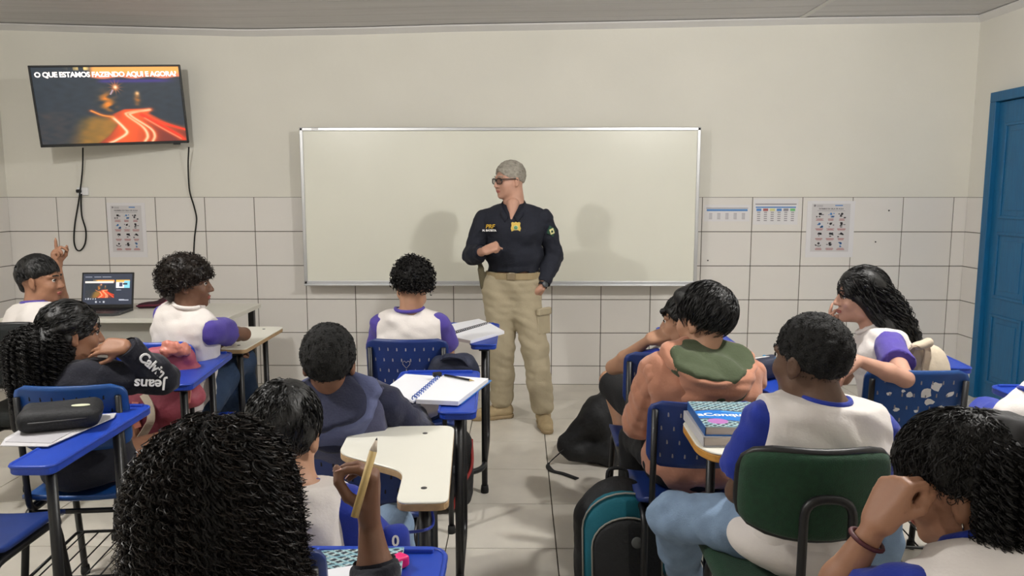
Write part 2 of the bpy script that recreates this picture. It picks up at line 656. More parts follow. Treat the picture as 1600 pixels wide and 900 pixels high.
# door in the right wall
dr = empty('door_1', (XR, DOOR_Y1 - DOOR_W / 2 - 0.05, 0))
struct(dr)
DH = 2.20
hw = DOOR_W / 2
fm = MB()
fm.bbox((-0.02, hw + 0.02, DH / 2), (0.09, 0.07, DH), 0.004)
fm.bbox((-0.02, -hw - 0.02, DH / 2), (0.09, 0.07, DH), 0.004)
fm.bbox((-0.02, 0, DH + 0.035), (0.09, DOOR_W + 0.11, 0.07), 0.004)
fm.build('door_frame', M['door'], dr)
leaf = MB()
leaf.bbox((-0.012, 0, DH / 2), (0.036, DOOR_W - 0.03, DH - 0.01), 0.003)
leaf.build('door_leaf', M['door'], dr)
for (zc, hh) in ((0.40, 0.50), (1.02, 0.46), (1.70, 0.66)):
    for sy in (-1, 1):
        pm = MB()
        w = 0.33
        yc = sy * 0.215
        for (dy, dz, sy_, sz_) in ((0, hh / 2, w, 0.022), (0, -hh / 2, w, 0.022), (w / 2, 0, 0.022, hh + 0.022), (-w / 2, 0, 0.022, hh + 0.022)):
            pm.bbox((-0.032, yc + dy, zc + dz), (0.014, sy_, sz_), 0.004)
        pm.bbox((-0.031, yc, zc), (0.008, w - 0.10, hh - 0.10), 0.006)
        pm.build('door_panel', M['door'], dr)
hd = MB()
hd.tube(fillet([(-0.03, -0.42, 1.02), (-0.085, -0.42, 1.02), (-0.085, -0.31, 1.02)], 0.02), 0.009)
hd.bbox((-0.034, -0.42, 1.0), (0.006, 0.04, 0.18), 0.002)
hd.build('door_handle', M['alu'], dr)

# whiteboard
BO = 0.125
by = D_WALL - BO
c00, c10, c01, c11 = P(463, 199, by), P(1096, 199, by), P(480, 444, by), P(1088, 444, by)
bx0, bx1 = (c00.x + c01.x) / 2, (c10.x + c11.x) / 2
bz1, bz0 = (c00.z + c10.z) / 2, (c01.z + c11.z) / 2
bc = Vector(((bx0 + bx1) / 2, by, (bz0 + bz1) / 2))
bw, bh = bx1 - bx0, bz1 - bz0
wbd = empty('whiteboard', (bc.x, D_WALL, bz0), label='wide white board in an aluminium frame on the front wall', cat='whiteboard')
wbd.rotation_euler = (0, 0, 0)
q = MB(); q.box((0, -BO + 0.016, bh / 2), (bw - 0.03, 0.016, bh - 0.03)); q.build('writing_surface', M['board'], wbd)
for nm, c, s in (('frame_rail', (0, -BO + 0.012, bh - 0.012), (bw, 0.026, 0.026)), ('frame_rail', (0, -BO + 0.012, 0.012), (bw, 0.026, 0.024)),
                 ('frame_stile', (-bw / 2 + 0.012, -BO + 0.012, bh / 2), (0.026, 0.026, bh)), ('frame_stile', (bw / 2 - 0.012, -BO + 0.012, bh / 2), (0.026, 0.026, bh))):
    MB().bbox(c, s, 0.004).build(nm, M['alu'], wbd)
MB().bbox((0, -BO - 0.02, -0.004), (bw * 0.995, 0.05, 0.012), 0.004).build('pen_tray', M['alu'], wbd)
for sx in (-0.4, 0.4):
    for z in (0.15, bh - 0.15):
        MB().bbox((sx * bw, -BO / 2 + 0.01, z), (0.05, BO - 0.03, 0.05), 0.004).build('wall_bracket', M['alu'], wbd)
MB().bbox((-bw / 2 + 0.12, -BO - 0.004, bh - 0.010), (0.05, 0.006, 0.012), 0.002).build('frame_clip', M['white'], wbd)


# ------------------------------------------------------------------ pictures on screens
def seg_d(u, v, pts):
    d = np.full(u.shape, 9.0)
    for (x0, y0), (x1, y1) in zip(pts, pts[1:]):
        dx, dy = x1 - x0, y1 - y0
        t = np.clip(((u - x0) * dx + (v - y0) * dy) / (dx * dx + dy * dy + 1e-12), 0, 1)
        d = np.minimum(d, np.hypot(u - x0 - t * dx, v - y0 - t * dy))
    return d


def cr(pts, n=8):
    return [(p.x, p.y) for p in spline([(a, b, 0) for a, b in pts], n)]


def night_road(u, v):
    """long-exposure picture of a road: u right 0..1, v down 0..1 -> sRGB 0..255"""
    rs = np.random.RandomState(3)
    c = np.zeros(u.shape + (3,))
    c[...] = (34, 44, 54)
    n = np.zeros(u.shape)
    for k in range(14):
        n += np.sin(u * rs.uniform(20, 70) + rs.uniform(0, 6) + 2 * np.sin(v * rs.uniform(8, 40))) * np.sin(v * rs.uniform(20, 60) + rs.uniform(0, 6))
    n = n / 6
    c *= (1 + 0.12 * n)[..., None]

    def blend(mask, col):
        m = np.clip(mask, 0, 1)[..., None]
        c[...] = c * (1 - m) + np.array(col) * m
    def ss(x, a, b):
        t = np.clip((x - a) / (b - a), 0, 1)
        return t * t * (3 - 2 * t)
    sky_edge = 0.125 + 0.01 * np.sin(u * 30)
    sky = ss(u, 0.36, 0.42) * (1 - ss(v, sky_edge, sky_edge + 0.03))
    blend(sky, (250, 168, 84))
    blend(sky * ss(v, 0.06, 0.13), (240, 120, 90))
    band = ss(u, 0.40, 0.48) * (1 - ss(u, 0.85, 1.0)) * np.exp(-((v - 0.185) / 0.022) ** 2)
    blend(band, (58, 44, 120))
    blend(ss(u, 0.2, 0.36) * (1 - ss(u, 0.36, 0.40)) * (1 - ss(v, 0.03, 0.05)) * (np.sin(u * 90) > 0), (240, 200, 120))
    # grass bank
    g = ss(v, 0.60, 0.72) * ss(u, 0.12 + 0.35 * (1 - v), 0.34 + 0.15 * (1 - v)) * (1 - ss(u, 0.50, 0.56))
    blend(g, (122, 92, 40))
    blend(g * np.clip(0.4 + 0.4 * n, 0, 1), (168, 112, 40))
    blend(ss(v, 0.55, 0.6) * (1 - ss(u, 0.18, 0.30)) * np.clip(0.35 + 0.5 * n, 0, 1), (66, 56, 54))
    # road
    left = np.interp(v, [0.54, 0.62, 0.75, 0.9, 1.0], [0.60, 0.50, 0.53, 0.46, 0.38])
    right = np.interp(v, [0.54, 0.62, 0.75, 0.9, 1.0], [0.78, 0.76, 0.88, 1.02, 1.10])
    road = ss(v, 0.545, 0.57) * ss(u, left - 0.01, left + 0.02) * (1 - ss(u, right - 0.02, right + 0.01))
    blend(road, (112, 42, 34))
    glow = road * np.exp(-((u - np.interp(v, [0.55, 0.7, 1.0], [0.66, 0.62, 0.58])) / 0.16) ** 2)
    blend(glow, (238, 84, 34))
    for pts, w, col in (
        ([(0.50, 0.66), (0.565, 0.80), (0.58, 0.88), (0.50, 0.97), (0.46, 1.0)], 0.012, (255, 214, 170)),
        ([(0.76, 0.565), (0.62, 0.60), (0.60, 0.64), (0.70, 0.80), (0.725, 0.92), (0.70, 1.0)], 0.011, (255, 206, 160)),
        ([(0.76, 0.575), (0.64, 0.61), (0.63, 0.65), (0.75, 0.82), (0.775, 0.92), (0.755, 1.0)], 0.010, (255, 196, 150)),
        ([(0.70, 0.62), (0.80, 0.72), (0.95, 0.82), (1.0, 0.85)], 0.013, (250, 52, 26)),
        ([(0.70, 0.64), (0.80, 0.75), (0.93, 0.90), (0.98, 0.98)], 0.013, (244, 44, 24)),
        ([(0.72, 0.68), (0.84, 0.83), (0.96, 0.97)], 0.006, (240, 130, 96)),
        ([(0.36, 0.57), (0.43, 0.63), (0.50, 0.655)], 0.008, (240, 150, 60)),
    ):
        d = seg_d(u, v, cr(pts))
        blend(0.55 * np.exp(-(d / (w * 2.4)) ** 2), (248, 92, 36))
        blend(np.exp(-(d / w) ** 2), col)
    # glowing trees and lamps
    for (cu, cv, ru, rv) in ((0.475, 0.44, 0.05, 0.10), (0.49, 0.52, 0.035, 0.05), (0.685, 0.43, 0.02, 0.07)):
        q = np.exp(-(((u - cu) / ru) ** 2 + ((v - cv) / rv) ** 2))
        blend(q * np.clip(0.55 + 0.9 * n, 0, 1), (240, 132, 30))
    ang = np.arctan2((v - 0.265) * 0.56, u - 0.545)
    rad = np.hypot((v - 0.265) * 0.56, u - 0.545)
    blend(np.exp(-(rad / (0.018 + 0.022 * np.abs(np.cos(ang * 6)) ** 6)) ** 2), (255, 128, 50))
    blend(np.exp(-(rad / 0.012) ** 2), (255, 236, 200))
    rad = np.hypot((v - 0.35) * 0.56, u - 0.69)
    blend(np.exp(-(rad / 0.014) ** 2), (255, 190, 120))
    blend(np.exp(-(seg_d(u, v, [(0.525, 0.30), (0.505, 0.36)]) / 0.004) ** 2), (220, 190, 210))
    return np.clip(c, 0, 255)


def picture_mesh(name, w, h, nu, nv, fn, m):
    """flat picture in its local x-z plane, facing -y, origin at centre"""
    us, vs_ = np.meshgrid(np.linspace(0, 1, nu + 1), np.linspace(0, 1, nv + 1), indexing='ij')
    co = np.stack([(us - 0.5) * w, np.zeros_like(us), (0.5 - vs_) * h], -1).reshape(-1, 3)
    i, j = np.meshgrid(np.arange(nu), np.arange(nv), indexing='ij')
    W = nv + 1
    a = (i * W + j).ravel()
    quads = np.stack([a, a + 1, a + W + 1, a + W], -1)
    me = mesh_np(name, co, quads, m, smooth=False)
    col = fn(us, vs_).reshape(-1, 3) / 255.0
    col = np.where(col <= 0.04045, col / 12.92, ((col + 0.055) / 1.055) ** 2.4)
    at = me.color_attributes.new('print', 'FLOAT_COLOR', 'POINT')
    at.data.foreach_set('color', np.concatenate([col, np.ones((len(col), 1))], 1).astype(np.float32).ravel())
    return me


def mesh_np(name, co, quads, mats, smooth=True):
    me = bpy.data.meshes.new(name)
    co = np.asarray(co, np.float32)
    quads = np.asarray(quads, np.int32)
    k = quads.shape[1]
    me.vertices.add(len(co))
    me.vertices.foreach_set('co', co.ravel())
    me.loops.add(quads.size)
    me.loops.foreach_set('vertex_index', quads.ravel())
    me.polygons.add(len(quads))
    me.polygons.foreach_set('loop_start', np.arange(0, quads.size, k, dtype=np.int32))
    me.polygons.foreach_set('use_smooth', np.full(len(quads), smooth))
    for m in (mats if isinstance(mats, (list, tuple)) else [mats]):
        me.materials.append(m)
    me.update(calc_edges=True)
    me.validate()
    return me


# television: tilted forward on its wall arm
MS = mat_attr('screen_picture', emit=0.95)
TVW, TVH = 1.013, 0.579
tv = empty('television', (-3.036, 5.80, 2.187), label='flat television tilted forward on the wall showing a night road', cat='television')
tv.rotation_euler = (math.radians(5.99), math.radians(-2.96), math.radians(17.02))
MB().bbox((0, 0.02, 0), (TVW, 0.035, TVH), 0.006).build('casing', M['blackplastic'], tv)
MB().bbox((0, 0.06, -0.05), (TVW * 0.6, 0.05, TVH * 0.55), 0.02).build('rear_cover', M['blackplastic'], tv)
bz = MB()
bz.bbox((0, 0.0, TVH / 2 - 0.007), (TVW, 0.012, 0.014), 0.003)
bz.bbox((0, 0.0, -TVH / 2 + 0.010), (TVW, 0.012, 0.020), 0.003)
bz.bbox((TVW / 2 - 0.007, 0.0, 0), (0.014, 0.012, TVH), 0.003)
bz.bbox((-TVW / 2 + 0.007, 0.0, 0), (0.014, 0.012, TVH), 0.003)
bz.build('bezel', M['blackplastic'], tv)
sc_ = place('screen', picture_mesh('screen', TVW - 0.026, TVH - 0.032, 200, 112, night_road, MS), tv)
sc_.location = (0, 0.0005, 0.003)
tm = place('screen_lettering', text_mesh('O QUE ESTAMOS FAZENDO AQUI E AGORA?', 0.0535, mat('screen_text', (255, 246, 238), 0.5, emit=1.0), 0.0, 0.0016, spacing=0.93), sc_)
_w = max(v.co.x for v in tm.data.vertices) - min(v.co.x for v in tm.data.vertices)
tm.scale = (0.935 * TVW / _w,) * 3
tm.location = (0.0, -0.0015, TVH / 2 - 0.070)
tm.rotation_euler = (math.pi / 2, 0, 0)
MB().tube([(0, 0.08, 0), (0.02, 0.14, 0.0), (0.05, 0.20, 0.0)], 0.025, 10).build('wall_arm', M['black'], tv)
MB().bbox((0.05, 0.205, 0.0), (0.20, 0.02, 0.22), 0.004).build('wall_plate', M['black'], tv)
MB().bbox((0.42, 0.0, -TVH / 2 - 0.004), (0.05, 0.02, 0.012), 0.003).build('sensor_pod', M['blackplastic'], tv)


def wpt(px, py, off=0.012):
    return P(px, py, D_WALL - off)


# cables and the socket
soc = empty('wall_socket', wpt(131, 299, 0.0), label='white wall socket with a black plug above the tiles', cat='socket')
MB().bbox((0, -0.012, 0), (0.085, 0.024, 0.062), 0.005).build('face_plate', M['white'], soc)
MB().bbox((-0.02, -0.036, 0.002), (0.036, 0.026, 0.026), 0.006).build('plug', M['blackplastic'], soc)
cb = MB().tube(spline([wpt(129.5, 231, 0.10), wpt(129, 262, 0.05), wpt(126, 292, 0.03), wpt(122, 320, 0.02), wpt(117, 350, 0.02), wpt(115.5, 375, 0.02), wpt(119, 389, 0.02), wpt(126, 391, 0.02), wpt(133, 380, 0.02), wpt(134, 360, 0.02), wpt(128, 338, 0.02), wpt(126.5, 315, 0.025), wpt(127, 303, 0.035)], 8), 0.0055, 6).build('power_cable', M['rubber'])
tag(cb, 'thin black cable hanging in a loop below the television into the socket', 'cable')
cb = MB().tube(spline([wpt(295, 230, 0.10), wpt(294, 260, 0.05), wpt(296, 297, 0.02), wpt(303, 322, 0.02), wpt(307, 340, 0.015), wpt(306, 355, 0.015), wpt(304, 372, 0.015), wpt(303, 405, 0.015), wpt(308, 440, 0.015), wpt(312, 472, 0.03)], 8), 0.0055, 6).build('signal_cable', M['rubber'])
tag(cb, 'black cable running from the television corner down behind the afro-haired child', 'cable')


# posters on the tiles
def poster(label, x0, y0, x1, y1, kind):
    a, b = P(x0, y0, D_WALL - 0.012), P(x1, y1, D_WALL - 0.012)
    w, h = b.x - a.x, a.z - b.z
    root = empty('wall_poster' if kind == 'rules' else 'timetable_sheet', ((a.x + b.x) / 2, D_WALL - 0.0095, b.z), label=label, cat='poster')
    if kind == 'rules':
        MB().bbox((0, -0.0012, h / 2), (w, 0.0024, h), 0.0005).build('plastic_sleeve', M['sleeve_film'], root)
        sw, sh = w * 0.80, h * 0.85
        z0 = h * 0.10
        pp = MB().box((0, -0.003, z0 + sh / 2), (sw, 0.001, sh)).build('printed_sheet', M['poster'], root)
        yy = -0.0038
        t = place('title_lettering', text_mesh('NORMAS DA SALA DE AULA', sh * 0.040, M['ink'], 0, 0.0004), pp)
        t.location = (0, yy, z0 + sh * 0.895); t.rotation_euler = (math.pi / 2, 0, 0)
        hdr = MB()
        for k in range(3):
            hdr.box((-sw * 0.30, yy, z0 + sh * (0.97 - 0.015 * k)), (sw * 0.16, 0.0004, sh * 0.006))
        hdr.box((0, yy, z0 + sh * 0.855), (sw * 0.72, 0.0004, sh * 0.008))
        hdr.lathe([(sw * 0.03, -0.0002), (sw * 0.03, 0.0002)], (-sw * 0.43, yy, z0 + sh * 0.962), 10, Matrix.Rotation(math.pi / 2, 3, 'X'))
        hdr.build('header_print', M['ink_soft'], pp)
        MB().box((sw * 0.20, yy, z0 + sh * 0.965), (sw * 0.20, 0.0004, sh * 0.022)).build('logo_print', M['ink_blue'], pp)
        rs = random.Random(5)
        icons, caps, blues = MB(), MB(), MB()
        for r in range(4):
            for c in range(3):
                cx, cz = (c - 1) * sw * 0.29, z0 + sh * (0.76 - 0.205 * r)
                tgt = blues if (r + c) % 4 == 1 else icons
                tgt.lathe([(sw * 0.032, -0.0002), (sw * 0.032, 0.0002)], (cx, yy, cz + sh * 0.03), 10, Matrix.Rotation(math.pi / 2, 3, 'X'))
                for k in range(5):
                    tgt.box((cx + rs.uniform(-.08, .08) * sw, yy, cz + rs.uniform(-.05, .05) * sh), (sw * rs.uniform(.02, .07), 0.0004, sh * rs.uniform(.012, .03)))
                for k in range(3):
                    caps.box((cx, yy, cz - sh * (0.072 + 0.016 * k)), (sw * rs.uniform(.13, .22), 0.0004, sh * 0.009))
        icons.build('icon_print', M['ink'], pp)['kind'] = 'stuff'
        blues.build('blue_icon_print', M['ink_blue'], pp)['kind'] = 'stuff'
        caps.build('caption_print', M['ink_red'], pp)['kind'] = 'stuff'
    else:
        MB().bbox((0, -0.0008, h / 2), (w, 0.0016, h), 0.0004).build('sheet', M['sleeve_film'], root)
        yy = -0.0020
        MB().box((-0.0, yy, h * 0.80), (w * 0.92, 0.0004, h * 0.04)).build('header_print', M['ink_soft'], root)
        cols = ['ink_blue', 'ink_red', 'ink_yellow', 'ink_blue', 'ink_soft', 'ink_green'] if kind == 'table2' else ['ink_blue'] * 4 + ['ink_green']
        n = len(cols)
        MB().box((0, yy, h * 0.68), (w * 0.90, 0.0004, h * (0.05 if kind == 'table2' else 0.12))).build('band_print', M['ink_blue'], root)
        for k, cn in enumerate(cols):
            cx = (-0.5 + (k + 0.6) / (n + 0.2)) * w * 0.94
            if kind == 'table2':
                MB().box((cx, yy - 0.0003, h * 0.58), (w * 0.11, 0.0004, h * 0.10)).build('column_head', M[cn], root)
            cm = MB()
            for q in range(5):
                cm.box((cx, yy, h * (0.48 - 0.08 * q)), (w * 0.07, 0.0004, h * 0.035))
            cm.build('column_print', M['ink_soft'], root)
    return root


poster('classroom rules poster with small icons beside the television cable', 166, 317, 231, 402, 'rules')
poster('classroom rules poster with small icons near the blue door', 1262, 314, 1332, 402, 'rules')
poster('pale timetable sheet with a blue header strip nearest the whiteboard', 1101, 320, 1171, 346, 'table1')
poster('timetable sheet with coloured column heads left of the rules poster', 1178, 311, 1246, 351, 'table2')
for (x, y) in ((1106, 407), (1368, 378), (1389, 329)):
    o = MB().lathe([(0.006, -0.001), (0.006, 0.001)], (0, 0, 0), 10, Matrix.Rotation(math.pi / 2, 3, 'X')).build('drill_hole', M['rubber'], wf)
    o.location = P(x, y, D_WALL - 0.0098)


# ------------------------------------------------------------------ teacher's table
tb0, tb1 = PZ(352, 498, 0.75), PZ(400, 474, 0.75)
tyf, tyb = tb0.y, min(tb1.y, D_WALL - 0.45)
txr = tb0.x - 0.0
TLW = 1.45
tbl = empty('teacher_table', (txr - TLW / 2, (tyf + tyb) / 2, 0), label='white table carrying the laptop in the left front corner', cat='table')
td = tyb - tyf
MB().bbox((0, 0, 0.735), (TLW, td, 0.03), 0.004).build('table_top', M['desk_white'], tbl)
MB().bbox((-0.01, -td / 2 + 0.10, 0.615), (TLW - 0.10, 0.016, 0.21), 0.003).build('modesty_panel', M['panel_grey'], tbl)
for sx in (-1, 1):
    for sy in (-1, 1):
        MB().bbox((sx * (TLW / 2 - 0.05), sy * (td / 2 - 0.06), 0.36), (0.04, 0.04, 0.72), 0.003).build('leg', M['black'], tbl)
    MB().bbox((sx * (TLW / 2 - 0.05), 0, 0.10), (0.03, td - 0.14, 0.03), 0.003).build('foot_rail', M['black'], tbl)

# laptop
lp = PZ(157, 489, 0.751)
lap = empty('laptop', (lp.x, lp.y - 0.02, 0.7505), rz=0.06, label='open dark grey laptop showing the same road picture on the white table', cat='laptop')
LW, LD = 0.345, 0.24
ol = []
for (x, y) in ((-LW / 2, LD / 2), (-LW / 2, -LD / 2 + 0.03), (-LW / 2 + 0.03, -LD / 2), (LW / 2 - 0.03, -LD / 2), (LW / 2, -LD / 2 + 0.03), (LW / 2, LD / 2)):
    ol.append((x, y))
MB().prism(ol, 0, 0.018, 0.002).build('base', M['laptop'], lap)
kb = MB()
for r in range(5):
    for c in range(14):
        kb.box((-0.152 + c * 0.0234, 0.09 - r * 0.021, 0.0188), (0.019, 0.016, 0.0016))
kb.build('keyboard', M['blackplastic'], lap)
MB().box((0, -0.075, 0.0184), (0.10, 0.06, 0.0008)).build('touchpad', M['blackplastic'], lap)
lid = empty('lid', (0, LD / 2 - 0.004, 0.018))
lid.parent = lap
lid.rotation_euler = (math.radians(-12), 0, 0)
MB().bbox((0, 0.004, 0.122), (LW, 0.008, 0.244), 0.003).build('lid_panel', M['blackplastic'], lid)


def lap_pic(u, v):
    c = np.zeros(u.shape + (3,))
    c[...] = (44, 50, 66)
    iu, iv = (u - 0.04) / 0.60, (v - 0.20) / 0.58
    m = (iu > 0) & (iu < 1) & (iv > 0) & (iv < 1)
    rd = night_road(np.clip(iu, 0, 1), np.clip(iv, 0, 1))
    c[m] = rd[m]
    t = m & (iv > 0.08) & (iv < 0.17)
    c[t & (iu < 0.97)] = (250, 236, 220)
    a, b = (u - 0.67) / 0.28, (v - 0.20) / 0.26
    m2 = (a > 0) & (a < 1) & (b > 0) & (b < 1)
    c[m2] = (240, 240, 236)
    c[m2 & (b < 0.28)] = (236, 180, 76)
    c[m2 & (a > 0.6) & (b > 0.1)] = (132, 208, 224)
    c[m2 & (np.abs(a - 0.35) < 0.12) & (b > 0.35) & (b < 0.85)] = (60, 60, 90)
    c[m2 & (a > 0.5) & (a < 0.85) & (np.abs(b - 0.5) < 0.10)] = (40, 44, 60)
    for (x0, x1, y0) in ((0.04, 0.18, 0.10), (0.22, 0.36, 0.10), (0.39, 0.57, 0.10), (0.68, 0.78, 0.53), (0.74, 0.94, 0.86), (0.74, 0.85, 0.845)):
        c[(u > x0) & (u < x1) & (np.abs(v - y0) < 0.009)] = (180, 184, 196)
    for (x, y, r) in ((0.06, 0.82, .012), (0.11, 0.82, .018), (0.16, 0.82, .012), (0.21, 0.82, .012), (0.26, 0.82, .012), (0.27, 0.92, .02), (0.43, 0.92, .02), (0.35, 0.92, .012)):
        c[np.hypot((u - x), (v - y) * 0.6) < r] = (190, 192, 200)
    return c


o = place('display', picture_mesh('display', LW - 0.022, 0.208, 120, 68, lap_pic, MS), lid)
o.location = (0, -0.0006, 0.130)


# ------------------------------------------------------------------ smooth solids (distance fields turned into meshes)
def V3(p):
    return np.array((p[0], p[1], p[2]), np.float32)


class Solid:
    """a union of rounded limbs and ellipsoids blended into one continuous surface"""

    def __init__(self, h=0.006):
        self.h = h
        self.ops = []
        self.lo = np.array([1e9] * 3)
        self.hi = np.array([-1e9] * 3)

    def _grow(self, p, r):
        self.lo = np.minimum(self.lo, np.array(p, float) - r)
        self.hi = np.maximum(self.hi, np.array(p, float) + r)

    def cap(self, a, b, ra, rb=None, k=0.01):
        rb = ra if rb is None else rb
        self._grow(a, ra); self._grow(b, rb)
        self.ops.append(('c', V3(a), V3(b), ra, rb, k))
        return self

    def chain(self, pts, rs, k=0.01):
        for i in range(len(pts) - 1):
            self.cap(pts[i], pts[i + 1], rs[i], rs[i + 1], k)
        return self

    def ell(self, c, r, R=None, k=0.01, sub=False):
        if not sub:
            self._grow(c, max(r))
        A = np.array(R, np.float32) if R is not None else np.eye(3, dtype=np.float32)
        self.ops.append(('-e' if sub else 'e', V3(c), A, np.array(r, np.float32), k))
        return self

    def box(self, c, s, R=None, rad=0.02, k=0.01, sub=False):
        if not sub:
            self._grow(c, np.linalg.norm(s))
        A = np.array(R, np.float32) if R is not None else np.eye(3, dtype=np.float32)
        self.ops.append(('-b' if sub else 'b', V3(c), A, np.array(s, np.float32), rad, k))
        return self

    def subcap(self, a, b, ra, rb, k=0.006):
        self.ops.append(('-c', V3(a), V3(b), ra, rb, k))
        return self

    def cut(self, p, n, k=0.0):
        n = Vector(n).normalized()
        self.ops.append(('h', V3(p), V3(n), k))
        return self

    def bump(self, amp, freq, seed=0, aniso=(1, 1, 1), sharp=False):
        self.ops.append(('n', amp, freq, seed, aniso, sharp))
        return self

    def field(self):
        h = self.h
        lo = self.lo - 4 * h
        n = np.ceil((self.hi + 4 * h - lo) / h).astype(int) + 1
        D = np.full(tuple(n), 0.06, np.float32)
        ax = [(lo[i] + h * np.arange(n[i])).astype(np.float32) for i in range(3)]

        def sl(pmin, pmax):
            a = np.clip(np.floor((pmin - lo) / h).astype(int), 0, n - 1)
            b = np.clip(np.ceil((pmax - lo) / h).astype(int) + 1, a + 1, n)
            s = tuple(slice(a[i], b[i]) for i in range(3))
            return s, ax[0][s[0]][:, None, None], ax[1][s[1]][None, :, None], ax[2][s[2]][None, None, :]

        for op in self.ops:
            t = op[0]
            if t in ('c', '-c'):
                _, a, b, ra, rb, k = op
                mg = k + 3 * h
                pmin = np.minimum(a - ra, b - rb) - mg
                pmax = np.maximum(a + ra, b + rb) + mg
                if np.any(pmax < lo) or np.any(pmin > self.hi + 4 * h):
                    continue
                s, X, Y, Z = sl(pmin, pmax)
                ab = b - a
                L2 = float(ab @ ab) + 1e-12
                tt = np.clip(((X - a[0]) * ab[0] + (Y - a[1]) * ab[1] + (Z - a[2]) * ab[2]) / L2, 0, 1)
                d = np.sqrt((X - a[0] - tt * ab[0]) ** 2 + (Y - a[1] - tt * ab[1]) ** 2 + (Z - a[2] - tt * ab[2]) ** 2) - (ra + (rb - ra) * tt)
            elif t in ('e', '-e'):
                _, c, A, r, k = op
                ext = np.sqrt(((A * r[None, :]) ** 2).sum(1)) + k + 3 * h
                s, X, Y, Z = sl(c - ext, c + ext)
                X, Y, Z = X - c[0], Y - c[1], Z - c[2]
                q0 = (A[0, 0] * X + A[1, 0] * Y + A[2, 0] * Z) / r[0]
                q1 = (A[0, 1] * X + A[1, 1] * Y + A[2, 1] * Z) / r[1]
                q2 = (A[0, 2] * X + A[1, 2] * Y + A[2, 2] * Z) / r[2]
                k0 = np.sqrt(q0 ** 2 + q1 ** 2 + q2 ** 2)
                k1 = np.sqrt((q0 / r[0]) ** 2 + (q1 / r[1]) ** 2 + (q2 / r[2]) ** 2) + 1e-6
                d = k0 * (k0 - 1) / k1
            elif t in ('b', '-b'):
                _, c, A, sz, rad, k = op
                ext = np.abs(A) @ sz + k + 3 * h
                s, X, Y, Z = sl(c - ext, c + ext)
                X, Y, Z = X - c[0], Y - c[1], Z - c[2]
                q0 = np.abs(A[0, 0] * X + A[1, 0] * Y + A[2, 0] * Z) - (sz[0] - rad)
                q1 = np.abs(A[0, 1] * X + A[1, 1] * Y + A[2, 1] * Z) - (sz[1] - rad)
                q2 = np.abs(A[0, 2] * X + A[1, 2] * Y + A[2, 2] * Z) - (sz[2] - rad)
                d = np.sqrt(np.maximum(q0, 0) ** 2 + np.maximum(q1, 0) ** 2 + np.maximum(q2, 0) ** 2) + np.minimum(np.maximum(q0, np.maximum(q1, q2)), 0) - rad
            elif t == 'h':
                _, p, nn, k = op
                d = (ax[0][:, None, None] - p[0]) * nn[0] + (ax[1][None, :, None] - p[1]) * nn[1] + (ax[2][None, None, :] - p[2]) * nn[2]
                if k:
                    hh = np.clip(0.5 - 0.5 * (D - d) / k, 0, 1)
                    D[...] = D * (1 - hh) + d * hh + k * hh * (1 - hh)
                else:
                    np.maximum(D, d, out=D)
                continue
            elif t == 'n':
                _, amp, fr, seed, an, sharp = op
                rs = np.random.RandomState(seed)
                m = np.abs(D) < amp * 2.5 + 3 * h
                I, J, K = np.nonzero(m)
                p = np.stack([ax[0][I] * an[0], ax[1][J] * an[1], ax[2][K] * an[2]], 1)
                w = np.zeros(len(p), np.float32)
                for q in range(7):
                    kv = rs.normal(size=3)
                    kv = kv / np.linalg.norm(kv) * fr * rs.uniform(0.7, 1.6)
                    warp = rs.normal(size=3)
                    warp = warp / np.linalg.norm(warp) * fr * 0.6
                    sn = np.sin(p @ kv + rs.uniform(0, 6.28) + 1.1 * np.sin(p @ warp + rs.uniform(0, 6.28)))
                    w += (1 - 2 * np.abs(sn)) if sharp else sn
                D[m] += (amp * w / 3.0).astype(np.float32)
                continue
            cur = D[s]
            if t[0] == '-':
                hh = np.clip(0.5 - 0.5 * (cur + d) / max(k, 1e-5), 0, 1)
                D[s] = cur * (1 - hh) - d * hh + k * hh * (1 - hh)
            else:
                hh = np.clip(0.5 + 0.5 * (d - cur) / max(k, 1e-5), 0, 1)
                D[s] = d * (1 - hh) + cur * hh - k * hh * (1 - hh)
        return D, lo

    def mesh(self, name, mats):
        D, lo = self.field()
        return nets(name, D, lo, self.h, mats)

    def build(self, name, mats, parent=None):
        me = self.mesh(name, mats)
        q = {'body': 0.36, 'shirt': 0.55, 'sleeve': 0.55, 'trousers': 0.5}.get(name)
        if q:
            me = lighter(me, q)
        return place(name, me, parent, True)


def lighter(me, ratio):
    """same surface with fewer triangles"""
    o = bpy.data.objects.new('temp', me)
    md = o.modifiers.new('decimate', 'DECIMATE')
    md.ratio = ratio
    nm = me.name
    m2 = settle(o)
    bpy.data.meshes.remove(me)
    m2.name = nm
    m2.polygons.foreach_set('use_smooth', np.full(len(m2.polygons), True))
    return m2


